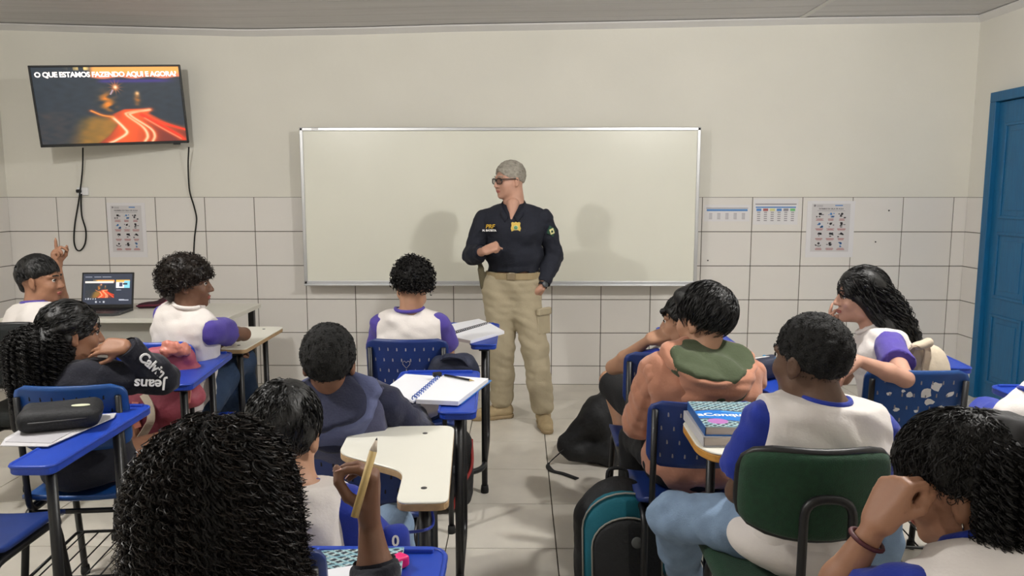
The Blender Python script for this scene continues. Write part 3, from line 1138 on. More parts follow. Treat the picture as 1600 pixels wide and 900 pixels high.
def nets(name, D, lo, h, mats):
    S = D < 0
    c = np.zeros(tuple(x - 1 for x in D.shape), np.uint8)
    for i in (0, 1):
        for j in (0, 1):
            for k in (0, 1):
                c += S[i:D.shape[0] - 1 + i, j:D.shape[1] - 1 + j, k:D.shape[2] - 1 + k]
    act = (c > 0) & (c < 8)
    idx = np.full(act.shape, -1, np.int32)
    I, J, K = np.nonzero(act)
    idx[I, J, K] = np.arange(len(I))
    acc = np.zeros((len(I), 3), np.float32)
    cnt = np.zeros(len(I), np.float32)
    corners = [(i, j, k) for i in (0, 1) for j in (0, 1) for k in (0, 1)]
    vals = {q: D[I + q[0], J + q[1], K + q[2]] for q in corners}
    for a in corners:
        for axis in range(3):
            if a[axis] == 0:
                b = list(a); b[axis] = 1; b = tuple(b)
                da, db = vals[a], vals[b]
                m = (da < 0) != (db < 0)
                t = np.where(m, da / np.where(m, da - db, 1), 0)
                for q in range(3):
                    acc[:, q] += np.where(m, a[q] + (t if q == axis else 0), 0)
                cnt += m
    co = (np.stack([I, J, K], 1) + acc / np.maximum(cnt, 1)[:, None]) * h + lo[None, :]
    quads = []
    # x edges
    e = S[:-1, 1:-1, 1:-1] != S[1:, 1:-1, 1:-1]
    i, j, k = np.nonzero(e); j += 1; k += 1
    q = np.stack([idx[i, j - 1, k - 1], idx[i, j, k - 1], idx[i, j, k], idx[i, j - 1, k]], 1)
    fl_ = ~S[i, j, k]
    q[fl_] = q[fl_][:, ::-1]
    quads.append(q)
    e = S[1:-1, :-1, 1:-1] != S[1:-1, 1:, 1:-1]
    i, j, k = np.nonzero(e); i += 1; k += 1
    q = np.stack([idx[i - 1, j, k - 1], idx[i - 1, j, k], idx[i, j, k], idx[i, j, k - 1]], 1)
    fl_ = ~S[i, j, k]
    q[fl_] = q[fl_][:, ::-1]
    quads.append(q)
    e = S[1:-1, 1:-1, :-1] != S[1:-1, 1:-1, 1:]
    i, j, k = np.nonzero(e); i += 1; j += 1
    q = np.stack([idx[i - 1, j - 1, k], idx[i, j - 1, k], idx[i, j, k], idx[i - 1, j, k]], 1)
    fl_ = ~S[i, j, k]
    q[fl_] = q[fl_][:, ::-1]
    quads.append(q)
    quads = np.concatenate(quads)
    quads = quads[(quads >= 0).all(1)]
    return mesh_np(name, co, quads, mats)


# ------------------------------------------------------------------ school chairs with a writing tablet
CH_MESH = {}


def tablet_outline():
    pts = [(0.39, 0.10), (0.39, 0.72)]
    r = fillet([(0.33, 0.10, 0), (0.39, 0.10, 0), (0.39, 0.72, 0), (0.06, 0.72, 0), (0.06, 0.47, 0), (0.262, 0.315, 0), (0.262, 0.10, 0), (0.33, 0.10, 0)], 0.045, 5)
    return [(p.x, p.y) for p in r[:-1]]


def rounded_panel(w, h, r, depth, bend, thick, y0, z0, tilt, nu=20, nv=12):
    """curved backrest shell; sides bend forward by `bend`"""
    def fn(u, v):
        z = h * v
        e = min(v * h, (1 - v) * h)
        half = w / 2
        if e < r:
            half = w / 2 - r + math.sqrt(max(r * r - (r - e) ** 2, 0))
        x = (u * 2 - 1) * half
        y = bend * (abs(x) / (w / 2)) ** 2
        return (x, y0 + y - tilt * z, z0 + z)
    return fn


def chair_meshes():
    if CH_MESH:
        return CH_MESH
    out = tablet_outline()
    t = MB(); t.prism(out, 0.775, 0.80, 0.004)
    CH_MESH['top'] = {}
    for c in ('blue',):
        CH_MESH['top'][c] = t.mesh('tablet', M['blue'])
    rim = MB()
    rim.tube([(p[0] * 0.985 + 0.003, p[1] * 0.99 + 0.003, 0.7985) for p in out] + [(out[0][0] * 0.985 + 0.003, out[0][1] * 0.99 + 0.003, 0.7985)], 0.0055, 6, cap=False)
    rim.bbox((0.225, 0.700, 0.803), (0.27, 0.016, 0.012), 0.003)
    CH_MESH['rim'] = rim.mesh('tablet_rim', M['blue'])
    t1 = MB(); t1.prism(out, 0.776, 0.7945, 0.002)
    CH_MESH['core'] = {'white': t1.mesh('tablet_core', M['edge']), 'wood': t1.mesh('tablet_core', M['edge_wood'])}
    t2 = MB(); t2.prism(out, 0.794, 0.80, 0.002)
    CH_MESH['lam'] = t2.mesh('tablet_laminate', M['laminate'])
    b = MB()
    for x, y in ((0.325, 0.19), (0.30, 0.64)):
        b.lathe([(0.008, 0.7995), (0.008, 0.8012), (0.004, 0.8016)], (x, y, 0), 10)
    CH_MESH['bolts'] = b.mesh('tablet_bolts', M['graphite'])

    def seat_fn(u, v):
        x = (u * 2 - 1)
        y = (v * 2 - 1)
        half = 0.205 if abs(y) < 0.8 else 0.205 - 0.03 * ((abs(y) - 0.8) / 0.2) ** 2
        z = 0.468 + 0.014 * x * x - (0.035 * max(0, (y - 0.6) / 0.4) ** 2) + 0.03 * max(0, (-y - 0.6) / 0.4) ** 2
        return (x * half, y * 0.205, z)
    s = MB(); s.grid(seat_fn, 14, 14, thick=(0, 0, -0.014))
    for nm, m in (('blue', M['blue_dark']), ('worn', M['blue_worn']), ('bright', M['blue'])):
        CH_MESH['seat_' + nm] = s.mesh('seat', m)
        bk = MB(); bk.grid(rounded_panel(0.37, 0.235, 0.045, 0, 0.045, 0.012, -0.215, 0.665, 0.14), 22, 14, thick=(0, -0.014, 0))
        CH_MESH['back_' + nm] = bk.mesh('backrest', m)
    # slots moulded through the backrest
    fn = rounded_panel(0.37, 0.235, 0.045, 0, 0.045, 0.012, -0.215, 0.665, 0.14)
    for nm, m in (('pale', M['ink_soft']), ('dark', M['rubber'])):
        sl_ = MB()
        rs = random.Random(11)
        for r in range(4):
            for c in range(8 if r % 2 == 0 else 7):
                u = 0.12 + (c + (0 if r % 2 == 0 else 0.5)) * 0.108
                v = 0.18 + r * 0.21
                p = Vector(fn(u, v))
                sl_.bbox((p.x, p.y - 0.007, p.z), (0.006, 0.0165, 0.016), 0.002)
        CH_MESH['slots_' + nm] = sl_.mesh('backrest_slots', m)

    R_ = 0.0125
    fr = []
    for s_ in (-1, 1):
        q = MB().tube(fillet([(s_ * 0.195, -0.25, 0.012), (s_ * 0.185, -0.19, 0.440), (s_ * 0.185, 0.15, 0.440), (s_ * 0.195, 0.22, 0.012)], 0.06), R_, 10)
        fr.append(('leg_frame', q.mesh('leg_frame', M['black'])))
        q = MB().tube(fillet([(s_ * 0.165, -0.02, 0.440), (s_ * 0.165, -0.205, 0.445), (s_ * 0.165, -0.232, 0.86)], 0.05), 0.011, 8)
        fr.append(('back_upright', q.mesh('back_upright', M['black'])))
        for (yy) in (-0.25, 0.22):
            q = MB().lathe([(0.017, 0.0), (0.018, 0.012), (0.016, 0.035)], (s_ * 0.195, yy, 0), 10)
            fr.append(('rubber_foot', q.mesh('rubber_foot', M['rubber'])))
    for yy, z in ((-0.17, 0.428), (0.13, 0.428)):
        fr.append(('cross_bar', MB().tube([(-0.185, yy, z), (0.185, yy, z)], 0.010, 8).mesh('cross_bar', M['black'])))
    bs = MB()
    bs.tube(fillet([(-0.19, -0.21, 0.20), (0.19, -0.21, 0.20), (0.19, 0.17, 0.20), (-0.19, 0.17, 0.20), (-0.19, -0.21, 0.20)], 0.02), 0.006, 6)
    for k in range(7):
        bs.tube([(-0.16 + k * 0.053, -0.21, 0.20), (-0.16 + k * 0.053, 0.17, 0.20)], 0.003, 5)
    fr.append(('book_basket', bs.mesh('book_basket', M['black'])))
    CH_MESH['frame'] = fr
    po = []
    po.append(('tablet_post', MB().tube([(0.325, 0.20, 0.776), (0.325, 0.20, 0.012)], 0.0155, 10).mesh('tablet_post', M['black'])))
    po.append(('tablet_post', MB().tube(fillet([(0.325, 0.58, 0.776), (0.325, 0.58, 0.16), (0.325, 0.10, 0.16), (0.19, 0.02, 0.16), (0.188, 0.02, 0.16)], 0.09, 7), 0.0145, 10).mesh('tablet_post', M['black'])))
    po.append(('tablet_bracket', MB().bbox((0.325, 0.39, 0.765), (0.05, 0.46, 0.018), 0.003).mesh('tablet_bracket', M['black'])))
    po.append(('rubber_foot', MB().lathe([(0.02, 0.0), (0.021, 0.014), (0.018, 0.04)], (0.325, 0.20, 0), 10).mesh('rubber_foot', M['rubber'])))
    CH_MESH['posts'] = po
    return CH_MESH


def school_chair(label, loc, yaw=0.0, shell='blue', tablet='blue', tx=0.0, ty=0.0, slots='pale', left=False, seat=True, top_yaw=0.0, back_dz=0.0):
    cm = chair_meshes()
    root = empty('school_chair', (loc[0], loc[1], 0), rz=yaw, label=label, cat='chair', group='tablet-arm school chairs')
    if seat:
        place('seat', cm['seat_' + shell], root)
        bk = place('backrest', cm['back_' + shell], root)
        bk.location.z = back_dz
        place('backrest_slots', cm['slots_' + slots], bk)['kind'] = 'stuff'
        for nm, me in cm['frame']:
            fo = place(nm, me, root)
            if back_dz and nm == 'back_upright':
                fo.scale.z = 1 + back_dz * 1.75
                fo.location.z = -back_dz * 0.77
    tablet_parts(root, tablet, tx, ty, left, top_yaw)
    return root


def tablet_parts(root, tablet, tx=0, ty=0, left=False, top_yaw=0.0):
    cm = chair_meshes()
    T = Matrix.Translation((tx, ty, 0)) @ Matrix.Rotation(top_yaw, 4, 'Z')
    if left:
        T = T @ Matrix.Diagonal((-1, 1, 1, 1))
    if tablet == 'blue':
        o = place('tablet', cm['top']['blue'], root); o.matrix_local = T
        r = place('tablet_rim', cm['rim'], o)
    else:
        o = place('tablet', cm['lam'], root); o.matrix_local = T
        place('tablet_core', cm['core'][tablet], o)
        place('tablet_bolts', cm['bolts'], o)['kind'] = 'stuff'
    for nm, me in cm['posts']:
        p = place(nm, me, root)
        p.matrix_local = T


CH = {}
CH['D'] = school_chair('deep blue chair with heart drawing behind the curly-haired boy nearest the officer', (-0.505, 3.60), 0.0, 'blue', 'blue', tx=0.0, ty=0.03)
CH['E'] = school_chair('blue chair of the boy in the slate hoodie, open notebook on its tablet', (-0.54, 2.60), 0.03, 'blue', 'blue', tx=0.00, ty=-0.16, slots='dark', back_dz=-0.12)
CH['F'] = school_chair('chair with a bare white laminate tablet in the middle foreground', (-0.56, 1.56), 0.06, 'blue', 'white', tx=0.01, ty=0.11, slots='dark')
CH['G'] = school_chair('foreground chair whose blue tablet holds the pink sharpener', (-0.50, 0.83), 0.0, 'blue', 'blue', tx=-0.04)
CH['C'] = school_chair('chair with white tablet in front of the teacher table', (-1.62, 3.52), 0.0, 'bright', 'white', tx=-0.09)
CH['B'] = school_chair('blue chair of the girl in the dark hooded sweatshirt', (-1.56, 2.76), 0.10, 'worn', 'blue', tx=-0.10, ty=0.04, slots='dark')
CH['Z'] = school_chair('empty blue chair at the left edge with a black case on its tablet', (-1.76, 2.33), 0.02, 'blue', 'blue', tx=0.08, ty=-0.42, slots='dark')
CH['H'] = school_chair('blue chair of the boy in black shorts, just ahead of the salmon hoodie', (0.62, 3.32), -0.02, 'blue', 'blue', tx=0.06, ty=0.2)
CH['I'] = school_chair('deep blue chair behind the boy in the salmon hoodie', (0.62, 2.74), 0.0, 'blue', 'blue', tx=0.06, ty=-0.18, back_dz=-0.045)
CH['J'] = school_chair('blue chair with peeling white paint beside the door', (1.50, 3.02), -0.10, 'worn', 'blue', tx=0.03, ty=0.16)
CH['M'] = school_chair('blue chair at the right edge below the door', (1.74, 2.20), 0.0, 'blue', 'blue', tx=0.03, ty=0.03)
CH['L'] = school_chair('blue chair under the girl in the bottom right corner', (0.92, 1.0), 0.0, 'blue', 'blue', tx=0.0, ty=0.0)

# heart and scratches drawn on one backrest
fnb = rounded_panel(0.37, 0.235, 0.045, 0, 0.045, 0.012, -0.215, 0.665, 0.14)
ht = [(0.0, -0.018), (0.016, 0.0), (0.016, 0.010), (0.008, 0.015), (0.0, 0.007), (-0.008, 0.015), (-0.016, 0.010), (-0.016, 0.0), (0.0, -0.018)]
b0 = Vector(fnb(0.5, 0.52))
bkD = [c for c in CH['D'].children if c.name.startswith('backrest')][0]
MB().tube([(b0.x + x, b0.y - 0.0155 - 0.0, b0.z + z) for x, z in ht], 0.0015, 4).build('heart_drawing', M['ink_soft'], bkD)
# flaking white paint on the chair by the door
bkJ = [c for c in CH['J'].children if c.name.startswith('backrest')][0]
rs = random.Random(4)
pf = MB()
for (u, v, s_) in ((0.40, 0.62, .020), (0.55, 0.66, .034), (0.60, 0.50, .024), (0.30, 0.35, .015), (0.34, 0.66, .010), (0.48, 0.34, .013), (0.72, 0.40, .018), (0.80, 0.62, .022), (0.66, 0.76, .03), (0.22, 0.6, .012), (0.88, 0.3, .014), (0.56, 0.25, .012)):
    p = Vector(fnb(u, v))
    n = 9
    ring = []
    for k in range(n):
        a = 2 * math.pi * k / n
        r = s_ * rs.uniform(0.45, 1.0)
        ring.append((p.x + r * math.cos(a) * 0.9, p.z + r * math.sin(a) * 0.75))
    vs = []
    for (x, z) in ring:
        yb = fnb(0.5 + x / 0.37, (z - 0.665) / 0.235)[1]
        vs.append((x, yb - 0.0152, z))
    pf.add(vs, [tuple(range(n))])
pf.build('paint_flakes', M['lettering'], bkJ)['kind'] = 'stuff'


def upholstered_chair(label, loc, yaw, m, w=0.36, h=0.27, zb=0.60, seat_z=0.50, uback=True):
    root = empty('office_chair', (loc[0], loc[1], 0), rz=yaw, label=label, cat='chair')
    s = Solid(0.009)
    s.box((0, 0, 0), (w / 2 + 0.02, 0.21, 0.032), rad=0.03, k=0.001)
    o = place('seat', s.mesh('seat', m), root); o.location = (0, 0.02, seat_z - 0.03)
    s = Solid(0.007)
    s.box((0, 0, 0), (w / 2, 0.024, h / 2), rad=0.022, k=0.001)
    s2 = s.mesh('backrest', m)
    # round the outline of the cushion
    co = np.empty(len(s2.vertices) * 3, np.float32); s2.vertices.foreach_get('co', co); co = co.reshape(-1, 3)
    t = np.abs(co[:, 0]) / (w / 2)
    co[:, 1] += 0.06 * t ** 2
    co[:, 2] *= 1 - 0.20 * np.clip(t, 0, 1.1) ** 4
    co[:, 0] *= 1 - 0.14 * np.clip(np.abs(co[:, 2]) / (h / 2), 0, 1.1) ** 4
    s2.vertices.foreach_set('co', co.ravel()); s2.update()
    o = place('backrest', s2, root); o.location = (0, -0.215, zb + h / 2); o.rotation_euler = (math.radians(7), 0, 0)
    ed = []
    for k in range(33):
        a = 2 * math.pi * k / 32
        ca, sa = math.cos(a), math.sin(a)
        q = (abs(ca) ** 4 + abs(sa) ** 4) ** -0.25
        x, z = ca * q * w / 2 * 0.985, sa * q * h / 2 * 0.985
        ed.append((x, 0.06 * (abs(x) / (w / 2)) ** 2 * 1.2, z))
    MB().tube(ed, 0.011, 8, cap=False).build('edge_trim', M['blackplastic'], o)
    q = MB().tube(fillet([(-0.058, -0.06, seat_z - 0.075), (-0.058, -0.262, seat_z - 0.06), (-0.058, -0.268, zb + h * 0.56), (0.058, -0.268, zb + h * 0.56), (0.058, -0.262, seat_z - 0.06), (0.058, -0.06, seat_z - 0.075)], 0.05, 6), 0.0115, 10)
    q.build('back_support', M['black'], root)
    for s_ in (-1, 1):
        MB().tube(fillet([(s_ * 0.19, -0.21, 0.012), (s_ * 0.175, -0.17, seat_z - 0.075), (s_ * 0.175, 0.17, seat_z - 0.075), (s_ * 0.19, 0.21, 0.012)], 0.05), 0.0125, 10).build('leg_frame', M['black'], root)
        for yy in (-0.21, 0.21):
            MB().lathe([(0.017, 0.0), (0.018, 0.012), (0.016, 0.03)], (s_ * 0.19, yy, 0), 10).build('rubber_foot', M['rubber'], root)
    for yy in (-0.12, 0.12):
        MB().tube([(-0.175, yy, seat_z - 0.078), (0.175, yy, seat_z - 0.078)], 0.010, 8).build('cross_bar', M['black'], root)
    return root


CH['K'] = upholstered_chair('dark green upholstered chair with black tube back support', (0.745, 2.03), -0.02, M['green_fabric'], w=0.375, h=0.235, zb=0.69, seat_z=0.53)
ko = [(p.x, p.y) for p in fillet([(0.0, -0.19, 0), (0.19, -0.19, 0), (0.19, 0.14, 0), (-0.19, 0.14, 0), (-0.19, -0.12, 0), (-0.15, -0.19, 0), (0.0, -0.19, 0)], 0.05, 5)][:-1]
kt = MB().prism(ko, 0.794, 0.80, 0.002).build('tablet', M['laminate'], CH['K'])
MB().prism(ko, 0.770, 0.7945, 0.004).build('tablet_core', M['edge_wood'], kt)
kt.location = (-0.03, 0.30, 0)
MB().tube(fillet([(-0.14, 0.34, 0.77), (-0.14, 0.34, 0.30), (-0.17, 0.12, 0.30)], 0.06), 0.0145, 10).build('tablet_post', M['black'], CH['K'])
CH['A'] = upholstered_chair('black upholstered chair at the left edge behind the boy pointing up', (-2.37, 3.62), 0.05, M['black_fabric'], w=0.40, h=0.30, zb=0.66, seat_z=0.52)


# ------------------------------------------------------------------ people
def nrm(v):
    return Vector(v).normalized()


def basis(fwd, up=(0, 0, 1)):
    """columns: right, forward, up"""
    f = nrm(fwd)
    u = Vector(up)
    u = (u - f * u.dot(f)).normalized()
    r = f.cross(u)
    return Matrix((r, f, u)).transposed()


def hand_prims(S, wrist, d, n, side, fingers, thumb, s=0.85, k=0.006):
    """five-fingered hand. d: wrist to knuckles, n: out of the palm, side +1 right / -1 left
    fingers: four (bend, bend, bend, spread) in degrees; thumb: (out, up_over_palm, bend)"""
    d = nrm(d)
    n = Vector(n)
    n = (n - d * n.dot(d)).normalized()
    lat = d.cross(n) * side
    wrist = Vector(wrist)
    W = lambda x, y, z: wrist + (lat * x + d * y + n * z) * s
    offs = (0.029, 0.010, -0.010, -0.028)
    alng = (0.088, 0.092, 0.086, 0.076)
    lens = (0.072, 0.080, 0.074, 0.058)
    tips = []
    for i in range(4):
        kn = W(offs[i], alng[i], 0)
        S.cap(W(offs[i] * 0.62, 0.004, 0), kn, 0.0165 * s, 0.0118 * s, 0.012 * s)
        b = fingers[i]
        ang, p = 0.0, kn
        sp = math.radians(b[3] if len(b) > 3 else 0)
        dd = (d * math.cos(sp) + lat * math.sin(sp)).normalized()
        rr = [0.0100, 0.0090, 0.0080, 0.0068] if i < 3 else [0.0088, 0.0078, 0.0070, 0.0060]
        for j, fr in enumerate((0.45, 0.30, 0.25)):
            ang += math.radians(b[j])
            q = p + (dd * math.cos(ang) + n * math.sin(ang)) * (lens[i] * fr * s)
            S.cap(p, q, rr[j] * s, rr[j + 1] * s, 0.003)
            p = q
        tips.append((p, dd * math.cos(ang) + n * math.sin(ang), dd * -math.sin(ang) + n * math.cos(ang)))
    # heel of the hand and thumb
    S.cap(W(0.016, 0.018, 0.004), W(0.026, 0.055, 0.006), 0.019 * s, 0.014 * s, 0.012 * s)
    S.cap(W(-0.018, 0.014, 0.003), W(-0.024, 0.055, 0.002), 0.017 * s, 0.013 * s, 0.012 * s)
    o, u, b = (math.radians(t) for t in thumb)
    p = W(0.026, 0.030, 0.008)
    base = (d * math.cos(o) + lat * math.sin(o)) * math.cos(u) + n * math.sin(u)
    tgt = (d * 0.8 - lat * 0.5 + n * 0.3).normalized()
    for j, (L, r0, r1) in enumerate(((0.044, 0.0135, 0.0110), (0.034, 0.0108, 0.0098), (0.028, 0.0096, 0.0074))):
        bb = base.lerp(tgt, min(1.0, b * j / 1.6)).normalized()
        q = p + bb * (L * s)
        S.cap(p, q, r0 * s, r1 * s, 0.004)
        p = q
    tips.append((p, bb, n))
    return tips


RELAX = ((25, 25, 15), (28, 28, 16), (30, 30, 18), (32, 32, 20))
FIST = ((82, 95, 60), (84, 98, 60), (86, 98, 60), (86, 98, 60))
POINT = ((4, 6, 4), (70, 90, 50), (78, 92, 55), (80, 92, 55))


def head_prims(S, c, R, s, skinny=1.0, ears=True):
    H = lambda x, y, z: Vector(c) + R @ Vector((x * s, y * s, z * s))
    A = np.array(R)
    e = lambda p, r, k=0.015: S.ell(H(*p), [q * s for q in r], A, k * s)
    e((0, -0.012, 0.030), (0.074, 0.094, 0.086), 0.01)
    e((0, 0.030, -0.030), (0.060 * skinny, 0.060, 0.072), 0.03)
    e((0, 0.034, -0.074), (0.048 * skinny, 0.050, 0.042), 0.025)
    e((0, 0.072, -0.098), (0.022, 0.018, 0.017), 0.02)
    for q in (-1, 1):
        e((q * 0.036, 0.062, -0.030), (0.026, 0.024, 0.026), 0.02)
        e((q * 0.050, 0.015, -0.070), (0.016, 0.028, 0.026), 0.02)
        S.cap(H(q * 0.016, 0.086, 0.024), H(q * 0.050, 0.068, 0.024), 0.0105 * s, 0.010 * s, 0.012 * s)
        S.ell(H(q * 0.032, 0.100, 0.004), [0.017 * s, 0.016 * s, 0.012 * s], A, 0.012 * s, sub=True)
    S.cap(H(0, 0.086, 0.014), H(0, 0.108, -0.030), 0.0085 * s, 0.0118 * s, 0.010 * s)
    for q in (-1, 1):
        e((q * 0.012, 0.097, -0.034), (0.009, 0.011, 0.008), 0.006)
    S.cap(H(-0.018, 0.082, -0.061), H(0.018, 0.082, -0.061), 0.0085 * s, 0.0085 * s, 0.006 * s)
    e((0, 0.090, -0.059), (0.016, 0.010, 0.007), 0.006)
    e((0, 0.088, -0.073), (0.017, 0.010, 0.008), 0.005)
    if ears:
        for q in (-1, 1):
            ear_c = H(q * 0.079, -0.010, -0.008)
            Er = R @ Matrix.Rotation(q * math.radians(-22), 3, 'Z')
            S.ell(ear_c, [0.008 * s, 0.019 * s, 0.031 * s], np.array(Er), 0.004 * s)
            S.ell(H(q * 0.077, -0.002, -0.032), [0.008 * s, 0.010 * s, 0.012 * s], A, 0.006 * s)
            S.ell(H(q * 0.090, -0.008, -0.006), [0.007 * s, 0.010 * s, 0.019 * s], np.array(Er), 0.004 * s, sub=True)
    return H


def face_parts(root, H, R, s, brow='hair_black', lips='lips', skip_eyes=False):
    for q in (-1, 1):
        o = MB()
        rot = R
        prof = [(0.0115 * math.sin(math.pi * k / 8) + 1e-5, -0.0115 * math.cos(math.pi * k / 8)) for k in range(9)]
        o.lathe([(a * s, b * s) for a, b in prof], H(q * 0.0315, 0.0745, 0.0030), 12, R @ Matrix.Rotation(-math.pi / 2, 3, 'X'))
        o.cur = 1
        o.lathe([(0.0052 * s, 0.0102 * s), (0.0052 * s, 0.0112 * s), (0.002 * s, 0.0121 * s)], H(q * 0.0315, 0.0745, 0.0030), 12, R @ Matrix.Rotation(-math.pi / 2, 3, 'X'))
        o.build('eye', [M['eye_white'], M['eye_iris']], root, True)
        lid = MB().tube([H(q * 0.020, 0.0845, 0.0050), H(q * 0.027, 0.0880, 0.0080), H(q * 0.035, 0.0870, 0.0080), H(q * 0.043, 0.0800, 0.0045)], 0.0030 * s, 6)
        lid.build('eyelid', M['hair_black'], root, True)
        b = MB().tube([H(q * 0.014, 0.0965, 0.0265), H(q * 0.030, 0.0935, 0.031), H(q * 0.048, 0.080, 0.028)], 0.0036 * s, 6)
        b.build('eyebrow', M[brow], root, True)
    m = MB().tube([H(-0.020, 0.0885, -0.0645), H(-0.008, 0.0985, -0.061), H(0, 0.0985, -0.0625), H(0.008, 0.0985, -0.061), H(0.020, 0.0885, -0.0645)], 0.0042 * s, 6)
    m.tube([H(-0.018, 0.0880, -0.0680), H(0, 0.0970, -0.0722), H(0.018, 0.0880, -0.0680)], 0.0046 * s, 6)
    m.build('lips', M[lips], root, True)


def torso_prims(S, hip, neck, R, sw, inf, girth=1.0, k=0.045, sh_t=0.885):
    """R: torso basis (right, forward, up)"""
    A = np.array(R)
    up, fw, rt = R.col[2], R.col[1], R.col[0]
    T = (Vector(neck) - Vector(hip)).length
    w = sw / 0.34
    wh = min(w, 1.13)
    at = lambda t, f=0.0: Vector(hip) + up * (T * t) + fw * f
    S.ell(at(0.02, -0.01), [(0.150 * wh) * girth + inf, 0.112 * wh * girth + inf, 0.105 + inf], A, 0.01)
    S.ell(at(0.34, 0.0), [(0.132 * (w + wh) / 2) * girth + inf, 0.098 * (w + wh) / 2 * girth + inf, 0.150 + inf], A, k)
    S.ell(at(0.66, -0.008), [(0.142 * w) * (girth * .5 + .5) + inf, 0.100 * w * (girth * .5 + .5) + inf, 0.160 + inf], A, k)
    for q in (-1, 1):
        sh = at(sh_t) + rt * (q * (sw / 2 - 0.045))
        S.cap(at(0.955), sh, 0.044 + inf, 0.046 + inf, 0.03)
        S.ell(at(0.76, -0.050) + rt * (q * 0.075 * w), [0.062 * w + inf, 0.042 + inf, 0.085 + inf], A, 0.04)
        S.ell(at(0.74, 0.045) + rt * (q * 0.070 * w), [0.060 * w + inf, 0.045 + inf, 0.07 + inf], A, 0.04)


def shoulder_pt(hip, neck, R, sw, q, sh_t=0.885):
    up, rt = R.col[2], R.col[0]
    T = (Vector(neck) - Vector(hip)).length
    return Vector(hip) + up * (T * (sh_t - 0.013)) + rt * (q * (sw / 2 - 0.042))


def grown(pts_fn):
    return pts_fn


def arm_prims(S, sh, el, wr, inf=0.0, s=1.0, k=0.015, to=1.0):
    sh, el, wr = Vector(sh), Vector(el), Vector(wr)
    S.cap(sh, sh.lerp(el, 0.45), 0.046 * s + inf, 0.041 * s + inf, 0.025)
    S.cap(sh.lerp(el, 0.45), el, 0.041 * s + inf, 0.035 * s + inf, k)
    mid = el.lerp(wr, 0.35)
    S.cap(el, mid, 0.034 * s + inf, 0.036 * s + inf, k)
    S.cap(mid, wr, 0.036 * s + inf, 0.0225 * s + inf, k)


def leg_prims(S, hp, kn, an, inf=0.0, s=1.0):
    S.cap(hp, kn, 0.078 * s + inf, 0.056 * s + inf, 0.03)
    mid = Vector(kn).lerp(Vector(an), 0.35)
    S.cap(kn, mid, 0.054 * s + inf, 0.053 * s + inf, 0.02)
    S.cap(mid, an, 0.053 * s + inf, 0.036 * s + inf, 0.015)


def shoe(root, ankle, fwd, m='shoe', sole='shoe_sole', s=1.0, high=0.0, name='shoe'):
    ankle = Vector(ankle)
    f = nrm((fwd[0], fwd[1], 0))
    R = basis(f)
    g = Vector((ankle.x, ankle.y, 0))
    S = Solid(0.009)
    S.cap(g + f * -0.035 * s + Vector((0, 0, 0.052)), g + f * 0.10 * s + Vector((0, 0, 0.045)), 0.036 * s, 0.034 * s, 0.01)
    S.cap(g + f * 0.08 * s + Vector((0, 0, 0.042)), g + f * 0.155 * s + Vector((0, 0, 0.036)), 0.040 * s, 0.032 * s, 0.02)
    S.cap(g + f * -0.01 + Vector((0, 0, 0.07)), g + f * -0.005 + Vector((0, 0, 0.115 + high)), 0.042 * s, 0.044 * s, 0.03)
    S.cut(g + Vector((0, 0, 0.022)), (0, 0, -1))
    S.cut(g + Vector((0, 0, 0.110 + high)), (0, 0, 1))
    up = S.build(name, M[m], root)
    S = Solid(0.0085)
    S.cap(g + f * -0.035 * s + Vector((0, 0, 0.016)), g + f * 0.06 * s + Vector((0, 0, 0.016)), 0.039 * s, 0.038 * s, 0.01)
    S.cap(g + f * 0.06 * s + Vector((0, 0, 0.016)), g + f * 0.155 * s + Vector((0, 0, 0.016)), 0.042 * s, 0.034 * s, 0.02)
    S.cut(g + Vector((0, 0, 0.001)), (0, 0, -1))
    S.cut(g + Vector((0, 0, 0.028)), (0, 0, 1))
    S.build('sole', M[sole], up)
    lc = MB()
    for k in range(4):
        c = g + f * (0.035 + 0.022 * k) * s + Vector((0, 0, 0.102 - 0.012 * k))
        lc.tube([c - R.col[0] * 0.022, c + f * 0.004 + Vector((0, 0, 0.007)), c + R.col[0] * 0.022], 0.0035, 5)
    lc.build('laces', M[sole], up, True)
    return up


# ---- hair
def hair_cap(S, H, R, s, t=0.012, slope=0.75, z0=0.004, top=0.0, back=0.0, side=0.0, crown=(0, -0.012, 0.030), noise=0.002, freq=120, seed=1):
    A = np.array(R)
    sh_ = t * 0.55
    S.ell(H(crown[0], crown[1] - sh_ * slope * 0.9, crown[2] + sh_), [(0.0755 + t * 0.75 + side) * s, (0.0955 + t * 0.75 + back) * s, (0.087 + t * 0.7 + top) * s], A, 0.005)
    S.capinfo = (H(crown[0], crown[1] - sh_ * slope * 0.9, crown[2] + sh_), [(0.0755 + t * 0.75 + side) * s, (0.0955 + t * 0.75 + back) * s, (0.087 + t * 0.7 + top) * s], slope, z0, np.array(R), np.array(H(0, 0, 0)))
    n = R @ Vector((0, slope, -1.0))
    S.cut(H(0, 0, z0), n, 0.022)
    if noise:
        S.bump(noise, freq, seed)


